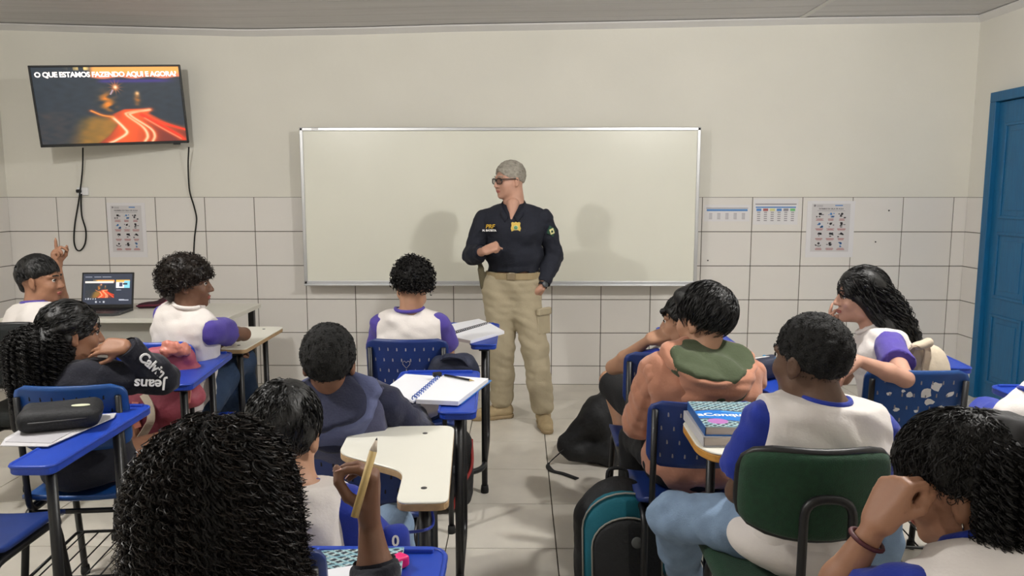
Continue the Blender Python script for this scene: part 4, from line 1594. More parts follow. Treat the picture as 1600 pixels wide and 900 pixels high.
def strands(name, roots, path_fn, n_pts, r, m, parent, sides=3, taper=0.5):
    """roots: list of parameters; path_fn(params array, t) -> (N,3) positions. builds thin tubes in one mesh"""
    ts = np.linspace(0, 1, n_pts)
    Pn = np.stack([path_fn(roots, t) for t in ts], 1)          # N, S, 3
    N = Pn.shape[0]
    tg = np.gradient(Pn, axis=1)
    tg /= np.linalg.norm(tg, axis=2, keepdims=True) + 1e-9
    ref = np.array([0.31, 0.52, 0.79])
    e1 = np.cross(tg, ref)
    e1 /= np.linalg.norm(e1, axis=2, keepdims=True) + 1e-9
    e2 = np.cross(tg, e1)
    # flat, slightly turning ribbons: a curl of hair is oval in section
    rad = 1.35 * r * (1 - taper * ts)[None, :, None]
    tw = np.random.RandomState(N).uniform(0, math.pi, (N, 1, 1)) + 2.0 * ts[None, :, None]
    wd = e1 * np.cos(tw) + e2 * np.sin(tw)
    co = np.stack([Pn - wd * rad, Pn + wd * rad], 2).reshape(-1, 3)
    base = (np.arange(N)[:, None] * n_pts + np.arange(n_pts - 1)[None, :]) * 2
    q = np.stack([base, base + 1, base + 3, base + 2], -1).reshape(-1, 4)
    me = mesh_np(name, co, q, m)
    o = place(name, me, parent, True)
    o['kind'] = 'stuff'
    return o


def curls(parent, H, R, s, n, rx, ry, rz, c=(0, -0.012, 0.03), length=0.03, coil=0.006, turns=2.5, r=0.0018, m='hair_curl', slope=0.75, z0=0.0, seed=1, n_pts=18, depth=0.012):
    """short tight curls standing all over a rounded head of hair"""
    rs = np.random.RandomState(seed)
    d = rs.normal(size=(n * 3, 3))
    d /= np.linalg.norm(d, axis=1, keepdims=True)
    p = d * np.array([rx, ry, rz]) + np.array(c)
    keep = p[:, 2] > z0 + slope * p[:, 1]
    d, p = d[keep][:n], p[keep][:n]
    N = len(d)
    tang = np.cross(d, rs.normal(size=(N, 3)))
    tang /= np.linalg.norm(tang, axis=1, keepdims=True)
    bit = np.cross(d, tang)
    ph = rs.uniform(0, 6.28, N)
    L = length * rs.uniform(0.6, 1.3, N)
    Rn = np.array(R)
    c0 = np.array(H(0, 0, 0))
    lean = tang * rs.uniform(-1, 1, (N, 1)) * 0.7

    def path(_, t):
        a = ph + 2 * math.pi * turns * t
        q = p - d * depth + (d + lean * t) * (L * t)[:, None] + (tang * np.cos(a)[:, None] + bit * np.sin(a)[:, None]) * coil * (0.4 + 0.6 * t)
        return (q * s) @ Rn.T + c0
    return strands('curls', None, path, n_pts, r, M[m], parent)


def falling_curls(parent, c, ax, n, length, wave, turns, r, m, az=(0, 360), seed=2, n_pts=34, drop=None, flare=0.0, lay=0.02, back=(0, 0, 0), thetas=(5, 75), name='curls', clump=1, spread=0.0025):
    """long curls: leave the crown, follow an ellipsoid (half axes ax, world axes, centre c) and hang from its widest line"""
    rs = np.random.RandomState(seed)
    rp = lambda a: np.repeat(a, clump)
    n0, n = n, n * clump
    phi = rp(np.radians(rs.uniform(az[0], az[1], n0)))
    th0 = rp(np.radians(rs.uniform(thetas[0], thetas[1], n0)))
    lay_ = rp(1.0 - rs.uniform(0, 1, n0) ** 1.5 * lay)
    L = length * rp(rs.uniform(0.72, 1.12, n0)) * rs.uniform(0.95, 1.05, n)
    ph = rp(rs.uniform(0, 6.28, n0)) + rs.normal(size=n) * 0.25
    tn = turns * rp(rs.uniform(0.85, 1.2, n0))
    wv = wave * rp(rs.uniform(0.7, 1.3, n0)) * rs.uniform(0.85, 1.15, n)
    offs_ = rs.normal(size=(n, 3)) * spread * (0 if clump == 1 else 1)
    c = np.array(c); ax = np.array(ax)
    arc = (ax[2] + max(ax[0], ax[1])) / 2
    bk = np.array(back)

    def path(_, t):
        sdist = L * t
        th = th0 + sdist / arc
        over = np.maximum(th - math.pi / 2, 0) * arc
        thc = np.minimum(th, math.pi / 2)
        q = np.stack([np.sin(thc) * np.cos(phi) * ax[0] * lay_, np.sin(thc) * np.sin(phi) * ax[1] * lay_, np.cos(thc) * ax[2] * lay_ - over], 1)
        fl_ = 1 + flare * over[:, None]
        q[:, :2] *= fl_
        a = ph + 2 * math.pi * tn * t
        rad = np.stack([np.cos(phi), np.sin(phi), np.zeros(n)], 1)
        tan_ = np.stack([-np.sin(phi), np.cos(phi), np.zeros(n)], 1)
        q = q + rad * (wv * np.cos(a))[:, None] + tan_ * (wv * np.sin(a))[:, None] + bk * over[:, None]
        return q + c + offs_
    return strands(name, None, path, n_pts, r, M[m], parent)


def combed(parent, cap, n, length, r, m, whorl=(0.15, -0.5, 0.85), jit=0.25, lift=0.003, seed=1, n_pts=9, extra=0.0, wave=0.0, dz=0.0):
    """strands lying on a head of hair, growing away from the crown whorl"""
    c, axes, slope, z0, Rn, o0 = cap
    rs = np.random.RandomState(seed)
    d = rs.normal(size=(n * 3, 3)); d /= np.linalg.norm(d, axis=1, keepdims=True)
    A = np.array(axes) + extra
    cw = (np.array(c) - o0) @ Rn          # cap centre in head axes
    p0 = d * A + cw
    keep = p0[:, 2] > z0 + 0.012 + dz + slope * p0[:, 1]
    d = d[keep][:n]
    N = len(d)
    w = np.array(whorl, float); w /= np.linalg.norm(w)
    t = d * (d @ w)[:, None] - w
    t /= np.linalg.norm(t, axis=1, keepdims=True) + 1e-6
    t = t + rs.normal(size=(N, 3)) * jit
    t -= d * (t * d).sum(1, keepdims=True)
    t /= np.linalg.norm(t, axis=1, keepdims=True) + 1e-6
    b = np.cross(d, t)
    L = length * rs.uniform(0.6, 1.25, N) / 0.095
    lf = lift * rs.uniform(0.2, 1.0, N)
    ph = rs.uniform(0, 6.28, N)

    def path(_, q):
        a = L * q
        dd = d * np.cos(a)[:, None] + t * np.sin(a)[:, None]
        pos = dd * A + cw + dd * (lf * q - 0.002 * (1 - q) - 0.003 * q ** 4)[:, None] + b * (wave * np.sin(ph + q * 9))[:, None]
        return pos @ Rn.T + o0
    return strands('strands', None, path, n_pts, r, M[m], parent)


class Person:
    def __init__(self, label, hip, neck, chest, head, look, hs, skin, sw=0.34, look_up=(0, 0, 1), h=0.006, name='person', girth=1.0, arm_s=0.95, group=None, sh_t=0.865, skinny=1.0, ears=True, neck_s=1.0):
        self.sh_t = sh_t
        self.root = empty(name, (hip[0], hip[1], 0), label=label, cat='person', group=group)
        self.hip, self.neck = Vector(hip), Vector(neck)
        self.up = (self.neck - self.hip).normalized()
        self.R = basis(Vector(chest) - self.up * Vector(chest).dot(self.up), self.up)
        self.hR = basis(look, look_up)
        self.head, self.hs, self.skin, self.sw, self.girth = Vector(head), hs, skin, sw, girth
        self.arm_s = arm_s
        self.body = Solid(h)
        self.H = head_prims(self.body, head, self.hR, hs, skinny, ears)
        b = self.body
        b.cap(self.H(0, -0.022, -0.045), self.neck + self.up * 0.0, 0.050 * hs * neck_s, 0.056 * hs * neck_s, 0.02)
        torso_prims(b, self.hip, self.neck, self.R, sw - 0.012, -0.014, girth, sh_t=sh_t)
        self.arms = {}
        self.legs = {}

    def sh(self, side):
        return shoulder_pt(self.hip, self.neck, self.R, self.sw, side, self.sh_t)

    def arm(self, side, el, wr, hd=None, hn=None, fingers=RELAX, thumb=(45, 20, 30), hsz=None):
        sh = self.sh(side)
        el, wr = Vector(el), Vector(wr)
        arm_prims(self.body, sh, el, wr, -0.002, self.arm_s)
        hd = Vector(hd) if hd is not None else (wr - el)
        hn = Vector(hn) if hn is not None else Vector((0, 0, -1))
        tips = hand_prims(self.body, wr + nrm(wr - el) * 0.004, hd, hn, side, fingers, thumb, (hsz or 0.86 * self.hs / 0.92))
        self.arms[side] = (sh, el, wr, tips)
        return tips

    def rest_arm(self, side, out=0.03, fwd_=0.10, drop=0.22, lap=0.20):
        sh = self.sh(side)
        rt, fw = self.R.col[0], self.R.col[1]
        el = sh + rt * side * out + fw * fwd_ - Vector((0, 0, drop))
        wr = el + fw * lap - rt * side * 0.06 + Vector((0, 0, -0.02))
        return self.arm(side, el, wr, None, (0, 0, -1))

    def leg(self, side, kn=None, an=None, fwd=None):
        rt, fw = self.R.col[0], self.R.col[1]
        f0 = nrm((fw.x, fw.y, 0)) if fwd is None else nrm((fwd[0], fwd[1], 0))
        r0 = nrm((rt.x, rt.y, 0))
        hp = self.hip + r0 * side * 0.085
        if kn is None:
            kn = hp + f0 * 0.37 + r0 * side * 0.03 + Vector((0, 0, -0.02))
        if an is None:
            an = Vector((kn[0], kn[1], 0.10)) + f0 * 0.03
        leg_prims(self.body, hp, kn, an, -0.010)
        self.legs[side] = (hp, Vector(kn), Vector(an), f0)

    def finish(self):
        ob = self.body.build('body', M[self.skin], self.root)
        return ob

    # clothing ------------------------------------------------
    def shirt(self, body_m, sleeve_m=None, collar_m=None, sleeve=0.62, inf=0.006, fold=0.0045, ends=None, h=0.009, seed=1, hem=-0.07, long=False, collar_r=0.063):
        S = Solid(h)
        torso_prims(S, self.hip, self.neck, self.R, self.sw, inf, self.girth, sh_t=self.sh_t)
        S.cut(self.hip + self.up * hem, -self.up)
        S.bump(fold, 24, seed, (1, 1, 1.9))
        S.bump(fold * 0.75, 30, seed + 50, (1.0, 1.0, 1.5), True)
        S.cut(self.neck + self.up * 0.022, self.up)
        if not long or sleeve_m:
            for q in (-1, 1):
                S.cut(self.hip + self.R.col[0] * (q * (self.sw / 2 - 0.026)), self.R.col[0] * q)
        so = S.build('shirt', M[body_m], self.root)
        for side, (sh, el, wr, _) in self.arms.items():
            T = Solid(h * 0.8)
            if long:
                arm_prims(T, sh, el, wr, inf + 0.006, self.arm_s)
                d = (wr - el).normalized()
                T.bump(fold * 0.9, 36, seed + side)
                T.bump(fold * 0.8, 44, seed + side + 60, (1, 1, 1), True)
                end = (ends or {}).get(side, 1.0)
                cw = el.lerp(wr, end)
                T.cut(cw - d * 0.002, d)
            else:
                e2 = sh.lerp(el, sleeve)
                d = (el - sh).normalized()
                T.cap(sh, e2 + d * 0.03, 0.047 + inf, 0.047 + inf + 0.008, 0.02)
                T.bump(fold * 0.8, 34, seed + side)
                T.bump(fold * 0.6, 40, seed + side + 60, (1, 1, 1), True)
                T.cut(e2, d)
            so2 = T.build('sleeve', M[sleeve_m or body_m], so)
            if long:
                d = (wr - el).normalized()
                MB().tube([cw - d * 0.035, cw - d * 0.02, cw + d * 0.004], (0.0225 + 0.016 * (1 - end)) * self.arm_s + inf + 0.008, 14, cap=False).build('cuff', M[sleeve_m or body_m], so2, True)
        if collar_m:
            rg = []
            fw, rt = self.R.col[1], self.R.col[0]
            for k in range(25):
                a = 2 * math.pi * k / 24
                rg.append(self.neck + self.up * (0.023 - 0.022 * max(0, math.sin(a))) + rt * (math.cos(a) * collar_r * 1.02) + fw * (math.sin(a) * collar_r + 0.004))
            MB().tube(rg, 0.0085, 8, cap=False).build('collar', M[collar_m], so, True)
        return so

    def trousers(self, m, end=0.92, inf=0.004, fold=0.004, seed=3, shoes=True, shoe_m='shoe', h=0.010, sole='shoe_sole'):
        S = Solid(h)
        A = np.array(self.R)
        S.ell(self.hip - self.up * 0.01, [0.150 * self.sw / 0.34 * self.girth, 0.118 * self.sw / 0.34 * self.girth, 0.10], A, 0.01)
        for side, (hp, kn, an, f) in self.legs.items():
            leg_prims(S, hp, kn, kn.lerp(an, end), inf)
        S.bump(fold, 30, seed)
        S.bump(fold * 0.8, 36, seed + 40, (1, 1, 1), True)
        S.cut((0, 0, 0.03), (0, 0, -1))
        o = S.build('trousers', M[m], self.root)
        if shoes:
            for side, (hp, kn, an, f) in self.legs.items():
                shoe(self.root, an, f, shoe_m, sole)
        return o

    def hair(self, m, fn, h=0.006):
        S = Solid(h)
        fn(S)
        self.cap = getattr(S, 'capinfo', None)
        return S.build('hair', M[m], self.root)


def seated(label, neck, chest, head, look, hs, skin, seat_z=0.47, lean=None, hip=None, **kw):
    neck = Vector(neck)
    if hip is not None:
        return Person(label, Vector((hip[0], hip[1], seat_z + 0.095)), neck, chest, head, look, hs, skin, **kw)
    c = nrm((chest[0], chest[1], 0))
    lean = 0.06 if lean is None else lean
    hip = Vector((neck.x, neck.y, seat_z + 0.095)) - c * lean
    return Person(label, hip, neck, chest, head, look, hs, skin, **kw)


# ---- the officer standing at the board
def officer():
    Y = 5.08
    p = Person('grey-haired man in navy uniform shirt and khaki trousers standing before the whiteboard', P(803, 438, Y), P(803, 320, Y), (-0.12, -1, 0),
               P(796, 282, Y), (-0.84, -0.54, -0.06), 1.0, 'skin_light', sw=0.47, girth=1.06, arm_s=1.10, h=0.006, sh_t=0.815, skinny=1.24, neck_s=1.28)
    root = p.root
    # arms: his right forearm is lifted across the chest, his left hand rests in the pocket
    tips = p.arm(1, P(737, 400, Y - 0.06), P(757, 392, Y - 0.26), (0.85, 0.05, 0.35), (-0.1, 0.6, -0.8), FIST, (25, 40, 70), 0.95)
    p.arm(-1, P(866, 398, Y + 0.04), P(846, 450, Y - 0.09), (-0.40, 0.55, -0.70), (-0.5, 0.6, 0.3), RELAX, (30, 20, 30), 0.95)
    hipR, hipL = P(780, 447, Y), P(818, 447, Y)
    kR, kL = P(784, 540, Y - 0.02), P(836, 545, Y - 0.06)
    aR = PZ(784, 630, 0.11); aL = PZ(849, 637, 0.11)
    aR.y = 5.16; aL.y = 5.00
    for hp, kn, an in ((hipR, kR, aR), (hipL, kL, aL)):
        leg_prims(p.body, hp, kn, an, -0.006, 1.05)
    p.finish()
    face_parts(root, p.H, p.hR, 1.0, 'hair_grey')
    H, R = p.H, p.hR
    # hair
    S = Solid(0.005)
    hair_cap(S, H, R, 1.0, 0.011, 0.36, 0.002, 0.002, 0.002, 0.0, noise=0.0026, freq=170)
    S.ell(H(0, 0.122, 0.006), [0.076, 0.072, 0.068], np.array(R), 0.01, sub=True)
    ho = S.build('hair', M['hair_grey'], root)
    combed(ho, S.capinfo, 700, 0.022, 0.0012, 'hair_grey', (0, 0.3, 0.95), 0.5, 0.004, 2, 6, dz=0.02)
    # glasses
    g = MB()
    for q in (-1, 1):
        ring = []
        for k in range(21):
            a = 2 * math.pi * k / 20
            ca, sa = math.cos(a), math.sin(a)
            f = (abs(ca) ** 3 + abs(sa) ** 3) ** (-1 / 3)
            ring.append(H(q * 0.033 + 0.027 * ca * f, 0.104 - 0.010 * abs(q * 0.033 + 0.027 * ca * f) / 0.06, 0.000 + 0.018 * sa * f))
        g.tube(ring, 0.0030, 6, cap=False)
        g.tube([H(q * 0.060, 0.094, 0.012), H(q * 0.078, 0.070, 0.012), H(q * 0.084, 0.01, 0.010), H(q * 0.083, -0.012, 0.002)], 0.0035, 6)
    g.tube([H(-0.008, 0.103, 0.006), H(0, 0.106, 0.009), H(0.008, 0.103, 0.006)], 0.0032, 6)
    gl = g.build('glasses', M['frame_dark'], root, True)
    for q in (-1, 1):
        l = MB()
        pts = []
        for k in range(20):
            a = 2 * math.pi * k / 20
            ca, sa = math.cos(a), math.sin(a)
            f = (abs(ca) ** 3 + abs(sa) ** 3) ** (-1 / 3)
            pts.append(H(q * 0.033 + 0.026 * ca * f, 0.1035 - 0.010 * abs(q * 0.033 + 0.026 * ca * f) / 0.06, 0.017 * sa * f))
        off = R.col[1] * 0.0015
        l.add(pts + [a - off for a in pts], [tuple(range(20)), tuple(range(39, 19, -1))] + [(k, (k + 1) % 20, 20 + (k + 1) % 20, 20 + k) for k in range(20)])
        l.build('lens', M['glass_dark'], gl, True)
    # polo shirt
    so = p.shirt('uniform', long=True, inf=0.012, fold=0.005, hem=0.062, seed=9, ends={1: 0.75, -1: 0.84})
    fw, rt, up = p.R.col[1], p.R.col[0], p.R.col[2]
    nk = p.neck
    # collar: two folded wings and an open placket
    for q in (-1, 1):
        c = MB()
        a0 = nk - fw * 0.060 + up * 0.030
        a1 = nk + rt * q * 0.072 + up * 0.022
        a2 = nk + rt * q * 0.056 + fw * 0.098 - up * 0.030
        a3 = nk + rt * q * 0.020 + fw * 0.128 - up * 0.080
        inner = spline([a0, a1, a2, a3], 6)
        outer = [x + rt * q * 0.020 - up * 0.034 - (fw * 0.012 if i < 6 else fw * -0.006) for i, x in enumerate(inner)]
        n = len(inner)
        th = fw * 0.006 + up * 0.006
        c.add(inner + outer + [x + th for x in inner] + [x + th for x in outer],
              [(i, i + 1, n + i + 1, n + i) for i in range(n - 1)] + [(2 * n + i, 3 * n + i, 3 * n + i + 1, 2 * n + i + 1) for i in range(n - 1)]
              + [(n + i, n + i + 1, 3 * n + i + 1, 3 * n + i) for i in range(n - 1)] + [(i, 2 * n + i, 2 * n + i + 1, i + 1) for i in range(n - 1)], True)
        c.build('collar', M['uniform'], so, True)
    # bare V of the neck opening
    S = Solid(0.006)
    S.cap(nk + fw * 0.045 + up * 0.005, nk + fw * 0.118 - up * 0.090, 0.046, 0.014, 0.01)
    S.build('neck_opening', M['skin_light'], root)
    # badge, name, arm patch
    chest_d = -fw

    def on_chest(px, py, lift):
        """a spot just in front of the shirt's chest"""
        q = P(px, py, Y)
        return q + fw * lift
    bR = basis(-fw, up)      # right-handed frame whose forward points into the chest
    br = on_chest(810.5, 354, 0.150)
    bd = MB()
    outl = [(1.15 * x_, 1.15 * y_) for x_, y_ in [(-0.024, 0.026), (-0.018, 0.030), (-0.008, 0.026), (0.0, 0.031), (0.008, 0.026), (0.018, 0.030), (0.024, 0.026), (0.022, 0.010), (0.027, -0.004), (0.022, -0.020), (0.010, -0.026), (0.0, -0.033), (-0.010, -0.026), (-0.022, -0.020), (-0.027, -0.004), (-0.022, 0.010)]]
    fr_ = lambda q: br + rt * (-q.x) + up * q.y + fw * q.z
    bd.prism([(-x, y) for x, y in outl][::-1], -0.03, 0.006, 0.002, fn=lambda q: br + rt * q.x + up * q.y + fw * q.z)
    bo = bd.build('shield_badge', M['gold'], so, True)
    c2 = MB().lathe([(0.012, 0.004), (0.012, 0.0075), (0.008, 0.008)], br, 16, Matrix((rt, up, fw)).transposed())
    c2.build('badge_centre', mat('badge_green', (96, 150, 110), 0.5), bo, True)
    c3 = MB().lathe([(0.0155, 0.003), (0.0155, 0.0068), (0.013, 0.007)], br, 16, Matrix((rt, up, fw)).transposed())
    c3.build('badge_ring', mat('badge_ring_pale', (214, 214, 160), 0.5), bo, True)
    for body, px, py, size, m, sh_ in (('PRF', 771, 352.5, 0.036, mat('yellow_lettering', (206, 164, 40), 0.6), 0.18), ('M. BATISTA', 770, 358.5, 0.0175, M['lettering'], 0.0)):
        t = place('name_lettering', text_mesh(body, size, m, 0.003, 0.0007, shear=sh_), so, True)
        pos = on_chest(px, py, 0.148)
        t.matrix_basis = frame_matrix(pos, -rt, up, fw)
    # patch on the left sleeve
    sh, el, wr, _ = p.arms[-1]
    ad = (el - sh).normalized()
    pn = nrm((0.42, -0.9, 0.0)); pn = (pn - ad * pn.dot(ad)).normalized()
    pc = sh.lerp(el, 0.28) + pn * 0.066
    px_ = ad.cross(pn)
    pd = MB().prism([(0.034, 0), (0, 0.042), (-0.034, 0), (0, -0.042)], -0.02, 0.006, 0.002, fn=lambda q: pc + px_ * q.x + ad * q.y + pn * q.z)
    po = pd.build('sleeve_patch', mat('patch_green', (34, 74, 54), 0.7), so, True)
    MB().bbox((0, 0, 0), (0.030, 0.036, 0.006), 0.002).build('patch_centre', mat('patch_cream', (226, 218, 160), 0.7), po)
    ch = po.children[0]
    ch.matrix_basis = frame_matrix(pc + pn * 0.010, px_, ad, pn)
    MB().lathe([(0.008, 0), (0.008, 0.002)], (0, 0, 0), 12).build('patch_mark', mat('patch_green', (34, 74, 54)), po)
    po.children[1].matrix_basis = frame_matrix(pc + pn * 0.0125, px_, ad, pn)
    # trousers
    S = Solid(0.009)
    A = np.array(p.R)
    S.ell(p.hip + up * 0.005, [0.190, 0.144, 0.115], A, 0.01)
    for hp, kn, an in ((hipR, kR, aR), (hipL, kL, aL)):
        lo_ = kn.lerp(an, 0.93)
        S.cap(hp + Vector((0, 0, -0.03)), kn, 0.112, 0.086, 0.05)
        S.cap(kn, lo_, 0.086, 0.078, 0.03)
    S.cut(p.hip + up * 0.055, up)
    S.bump(0.005, 22, 5, (1, 1, 1.4))
    S.bump(0.0045, 22, 15, (1, 1, 1.8), True)
    S.cut((0, 0, 0.085), (0, 0, -1))
    tr = S.build('trousers', M['khaki'], root)
    # cargo pocket on his left thigh, belt, buckle
    k0 = hipL.lerp(kL, 0.55) + Vector((0.088, -0.045, 0))
    Rz_ = Matrix.Rotation(math.radians(48), 3, 'Z') @ Matrix.Rotation(math.radians(-3), 3, 'X')
    MB().bbox(k0, (0.125, 0.022, 0.165), 0.010, Rz_).build('cargo_pocket', M['khaki'], tr, True)
    MB().bbox(k0 + Vector((0.004, -0.006, 0.070)), (0.132, 0.028, 0.050), 0.010, Rz_).build('pocket_flap', M['khaki'], tr, True)
    bl = MB()
    ring = []
    for k in range(33):
        a = 2 * math.pi * k / 32
        ring.append(p.hip + up * 0.040 + rt * 0.186 * math.cos(a) + fw * 0.144 * math.sin(a))
    bl.strip(ring, up, 0.042, 0.010)
    be = bl.build('belt', M['belt'], root, True)
    MB().bbox(p.hip + up * 0.040 + fw * 0.150, (0.055, 0.012, 0.046), 0.004, Matrix((-rt, -fw, up)).transposed()).build('buckle', mat('buckle_brown', (136, 120, 94), 0.5), be, True)
    # holster
    hc = P(751, 430, Y - 0.02)
    ho = Solid(0.006)
    ho.box(hc + Vector((0.01, 0, -0.02)), (0.020, 0.030, 0.075), basis((0, 1, 0), (-0.15, 0, 1)), 0.012)
    ho.cap(hc + Vector((0.004, 0, 0.045)), hc + Vector((-0.012, 0.01, 0.095)), 0.017, 0.015, 0.01)
    ho.box(hc + Vector((0.045, 0, 0.0)), (0.035, 0.014, 0.02), None, 0.008)
    ho.build('holster', mat('olive_brown', (92, 84, 62), 0.7), root)
    # watch
    wd = (wr - el).normalized()
    wr2 = wr - wd * 0.022
    w = MB().tube([wr2 - wd * 0.010, wr2 + wd * 0.010], 0.034, 14, cap=False)
    wo = w.build('watch', M['blackplastic'], root, True)
    fv = nrm(Vector((0.35, -0.95, 0)) - wd * Vector((0.35, -0.95, 0)).dot(wd))
    MB().lathe([(0.021, 0), (0.022, 0.008), (0.019, 0.011)], wr2 + fv * 0.030, 18, Matrix((wd.cross(fv), -wd, fv)).transposed()).build('watch_case', M['laptop'], wo, True)
    # boots
    shoe(root, (aR.x, aR.y, 0.1), (-0.95, -0.3, 0), 'boot', 'boot_sole', 1.16, 0.05, 'boot')
    shoe(root, (aL.x, aL.y, 0.1), (0.12, -1, 0), 'boot', 'boot_sole', 1.16, 0.05, 'boot')
    return p


officer()


# ---- pupils
def pupil_A():
    p = seated('boy at the left edge pointing one finger up beside the laptop', P(56, 480, 3.72), (0.45, 0.9, 0), P(63, 438, 3.74), (1, 0.16, -0.03), 0.93, 'skin_mid', seat_z=0.52, hip=(-2.36, 3.66), sw=0.36)
    p.arm(1, P(98, 492, 3.80), P(90, 418, 3.90), (-0.12, 0.0, 1), (1, 0.15, 0), ((2, 4, 2), (62, 55, 30), (74, 80, 45), (80, 85, 50)), (30, 40, 60), 0.90)
    p.rest_arm(-1)
    p.leg(1); p.leg(-1)
    p.finish()
    face_parts(p.root, p.H, p.hR, p.hs)
    p.shirt('cloth_white', 'cloth_purple', 'cloth_purple', seed=21)
    p.trousers('jeans_dark')

    def hf(S):
        hair_cap(S, p.H, p.hR, p.hs, 0.012, 0.30, 0.014, 0.010, 0.002, 0.002, noise=0.002, freq=120)
        S.ell(p.H(0, 0.130, 0.02), [0.08 * p.hs, 0.062 * p.hs, 0.045 * p.hs], np.array(p.hR), 0.01, sub=True)
        S.cap(p.H(0, -0.080, 0.03), p.H(0, -0.076, -0.04), 0.032, 0.026, 0.03)
    ho = p.hair('hair_black', hf)
    combed(ho, p.cap, 900, 0.035, 0.0013, 'hair_black', seed=4, extra=0.001, dz=0.022)


def pupil_B():
    p = seated('girl in a near-black hooded sweatshirt with white sleeve lettering, hand on cheek', P(106, 574, 2.72), (0.22, 1, 0), P(112, 521, 2.74), (0.74, 0.67, -0.08), 0.94, 'skin_mid', hip=(-1.58, 2.72), sw=0.37)
    el = PZ(254, 592, 0.855)
    p.arm(1, el, P(197, 543, 2.68), (-0.95, -0.06, 0.04), (-0.25, 0.75, -0.6), ((18, 14, 8, 8), (24, 18, 10), (34, 24, 12), (44, 30, 16, -8)), (40, 20, 30), 0.84)
    p.rest_arm(-1)
    p.leg(1); p.leg(-1)
    p.finish()
    face_parts(p.root, p.H, p.hR, p.hs)
    so = p.shirt('navy_black', long=True, inf=0.014, fold=0.005, seed=22)
    # hood lying on the back
    S = Solid(0.009)
    fw, up, rt = p.R.col[1], p.R.col[2], p.R.col[0]
    for q in (-1, 0, 1):
        S.cap(p.neck + rt * q * 0.075 - fw * (0.07 - 0.03 * abs(q)) + up * 0.0, p.neck + rt * q * 0.04 - fw * 0.10 - up * 0.10, 0.034, 0.026, 0.03)
    S.bump(0.004, 30, 3)
    S.build('hood', M['navy_black'], so)
    # white print on the sleeve
    sh, e, w, _ = p.arms[1]
    view = nrm(CAM - e)
    for body, a, b, lift, size, flip in (('Jeans', sh.lerp(e, 0.98), sh.lerp(e, 0.45), 0.020, 0.052, True), ('Calvin', w.lerp(e, 0.12), w.lerp(e, 0.80), 0.012, 0.050, False)):
        ax_ = (b - a).normalized()
        nn = (view - ax_ * view.dot(ax_)).normalized()
        upv = nn.cross(ax_)
        me = text_mesh(body, size, M['lettering'], 0.002, 0.0012)
        t = place('sleeve_lettering', me, so, True)
        c = (a + b) / 2 + nn * (0.076 if flip else 0.056) + upv * lift
        t.matrix_basis = frame_matrix(c, ax_, upv, nn)
    H, R, s = p.H, p.hR, p.hs

    def hf(S):
        A = np.array(R)
        hair_cap(S, H, R, s, 0.011, 0.45, -0.030, 0.0, 0.006, 0.004, noise=0)
        S.ell(H(0, 0.130, -0.03), [0.085 * s, 0.080 * s, 0.095 * s], A, 0.02, sub=True)
        c = H(0, -0.105, -0.055)
        S.ell(c + Vector((0.0, -0.01, -0.03)), [0.105, 0.08, 0.115], None, 0.03)
        S.ell(H(0.03, -0.06, -0.07), [0.06, 0.05, 0.07], None, 0.03)
        S.bump(0.006, 90, 4)
    ho = p.hair('hair_black', hf, 0.007)
    combed(ho, p.cap, 900, 0.06, 0.0013, 'hair_black', (0.0, 0.8, 0.35), 0.12, 0.003, 6, 12, extra=0.002, wave=0.002)
    c = H(0, -0.105, -0.055)
    falling_curls(ho, c + Vector((0.0, -0.01, 0.0)), (0.114, 0.094, 0.092), 170, 0.24, 0.008, 9, 0.0013, 'hair_curl', seed=5, lay=0.3, thetas=(5, 100), n_pts=60, clump=6)
    MB().tube([H(0.05 * math.cos(a), -0.098 + 0.012 * math.sin(a), -0.012 + 0.035 * math.sin(a)) for a in [2 * math.pi * k / 16 for k in range(17)]], 0.007, 6).build('hair_tie', M['rubber'], ho, True)


def pupil_C():
    p = seated('child with a brown afro and violet sleeves sitting by the white table', P(294, 482, 3.42), (0.40, 0.92, 0), P(294, 444, 3.44), (0.94, 0.34, -0.02), 0.92, 'skin_brown', hip=(-1.56, 3.50), sw=0.345)
    p.arm(1, P(381, 522, 3.66), P(352, 524, 3.84), (-0.6, 0.6, -0.1), (0, 0, -1), RELAX)
    p.rest_arm(-1)
    p.leg(1, P(378, 562, 3.88), None, (0.4, 0.9)); p.leg(-1)
    p.finish()
    face_parts(p.root, p.H, p.hR, p.hs)
    p.shirt('cloth_white', 'cloth_purple', 'cloth_white', seed=23, fold=0.005, inf=0.010, sleeve=0.5)
    p.trousers('jeans_dark')
    H, R, s = p.H, p.hR, p.hs

    def hf(S):
        hair_cap(S, H, R, s, 0.022, 0.42, -0.010, 0.006, 0.010, 0.006, noise=0)
        S.ell(H(0, 0.140, -0.02), [0.09 * s, 0.072 * s, 0.085 * s], np.array(R), 0.01, sub=True)
        S.cap(H(0, -0.075, 0.0), H(0, -0.075, -0.05), 0.045, 0.035, 0.03)
        S.bump(0.004, 130, 6)
    ho = p.hair('hair_brown', hf, 0.006)
    curls(ho, H, R, s, 1400, 0.102, 0.126, 0.116, length=0.026, coil=0.006, turns=2.2, r=0.0019, m='hair_brown', slope=0.42, z0=-0.012, seed=7, n_pts=12, c=(0, -0.017, 0.03))


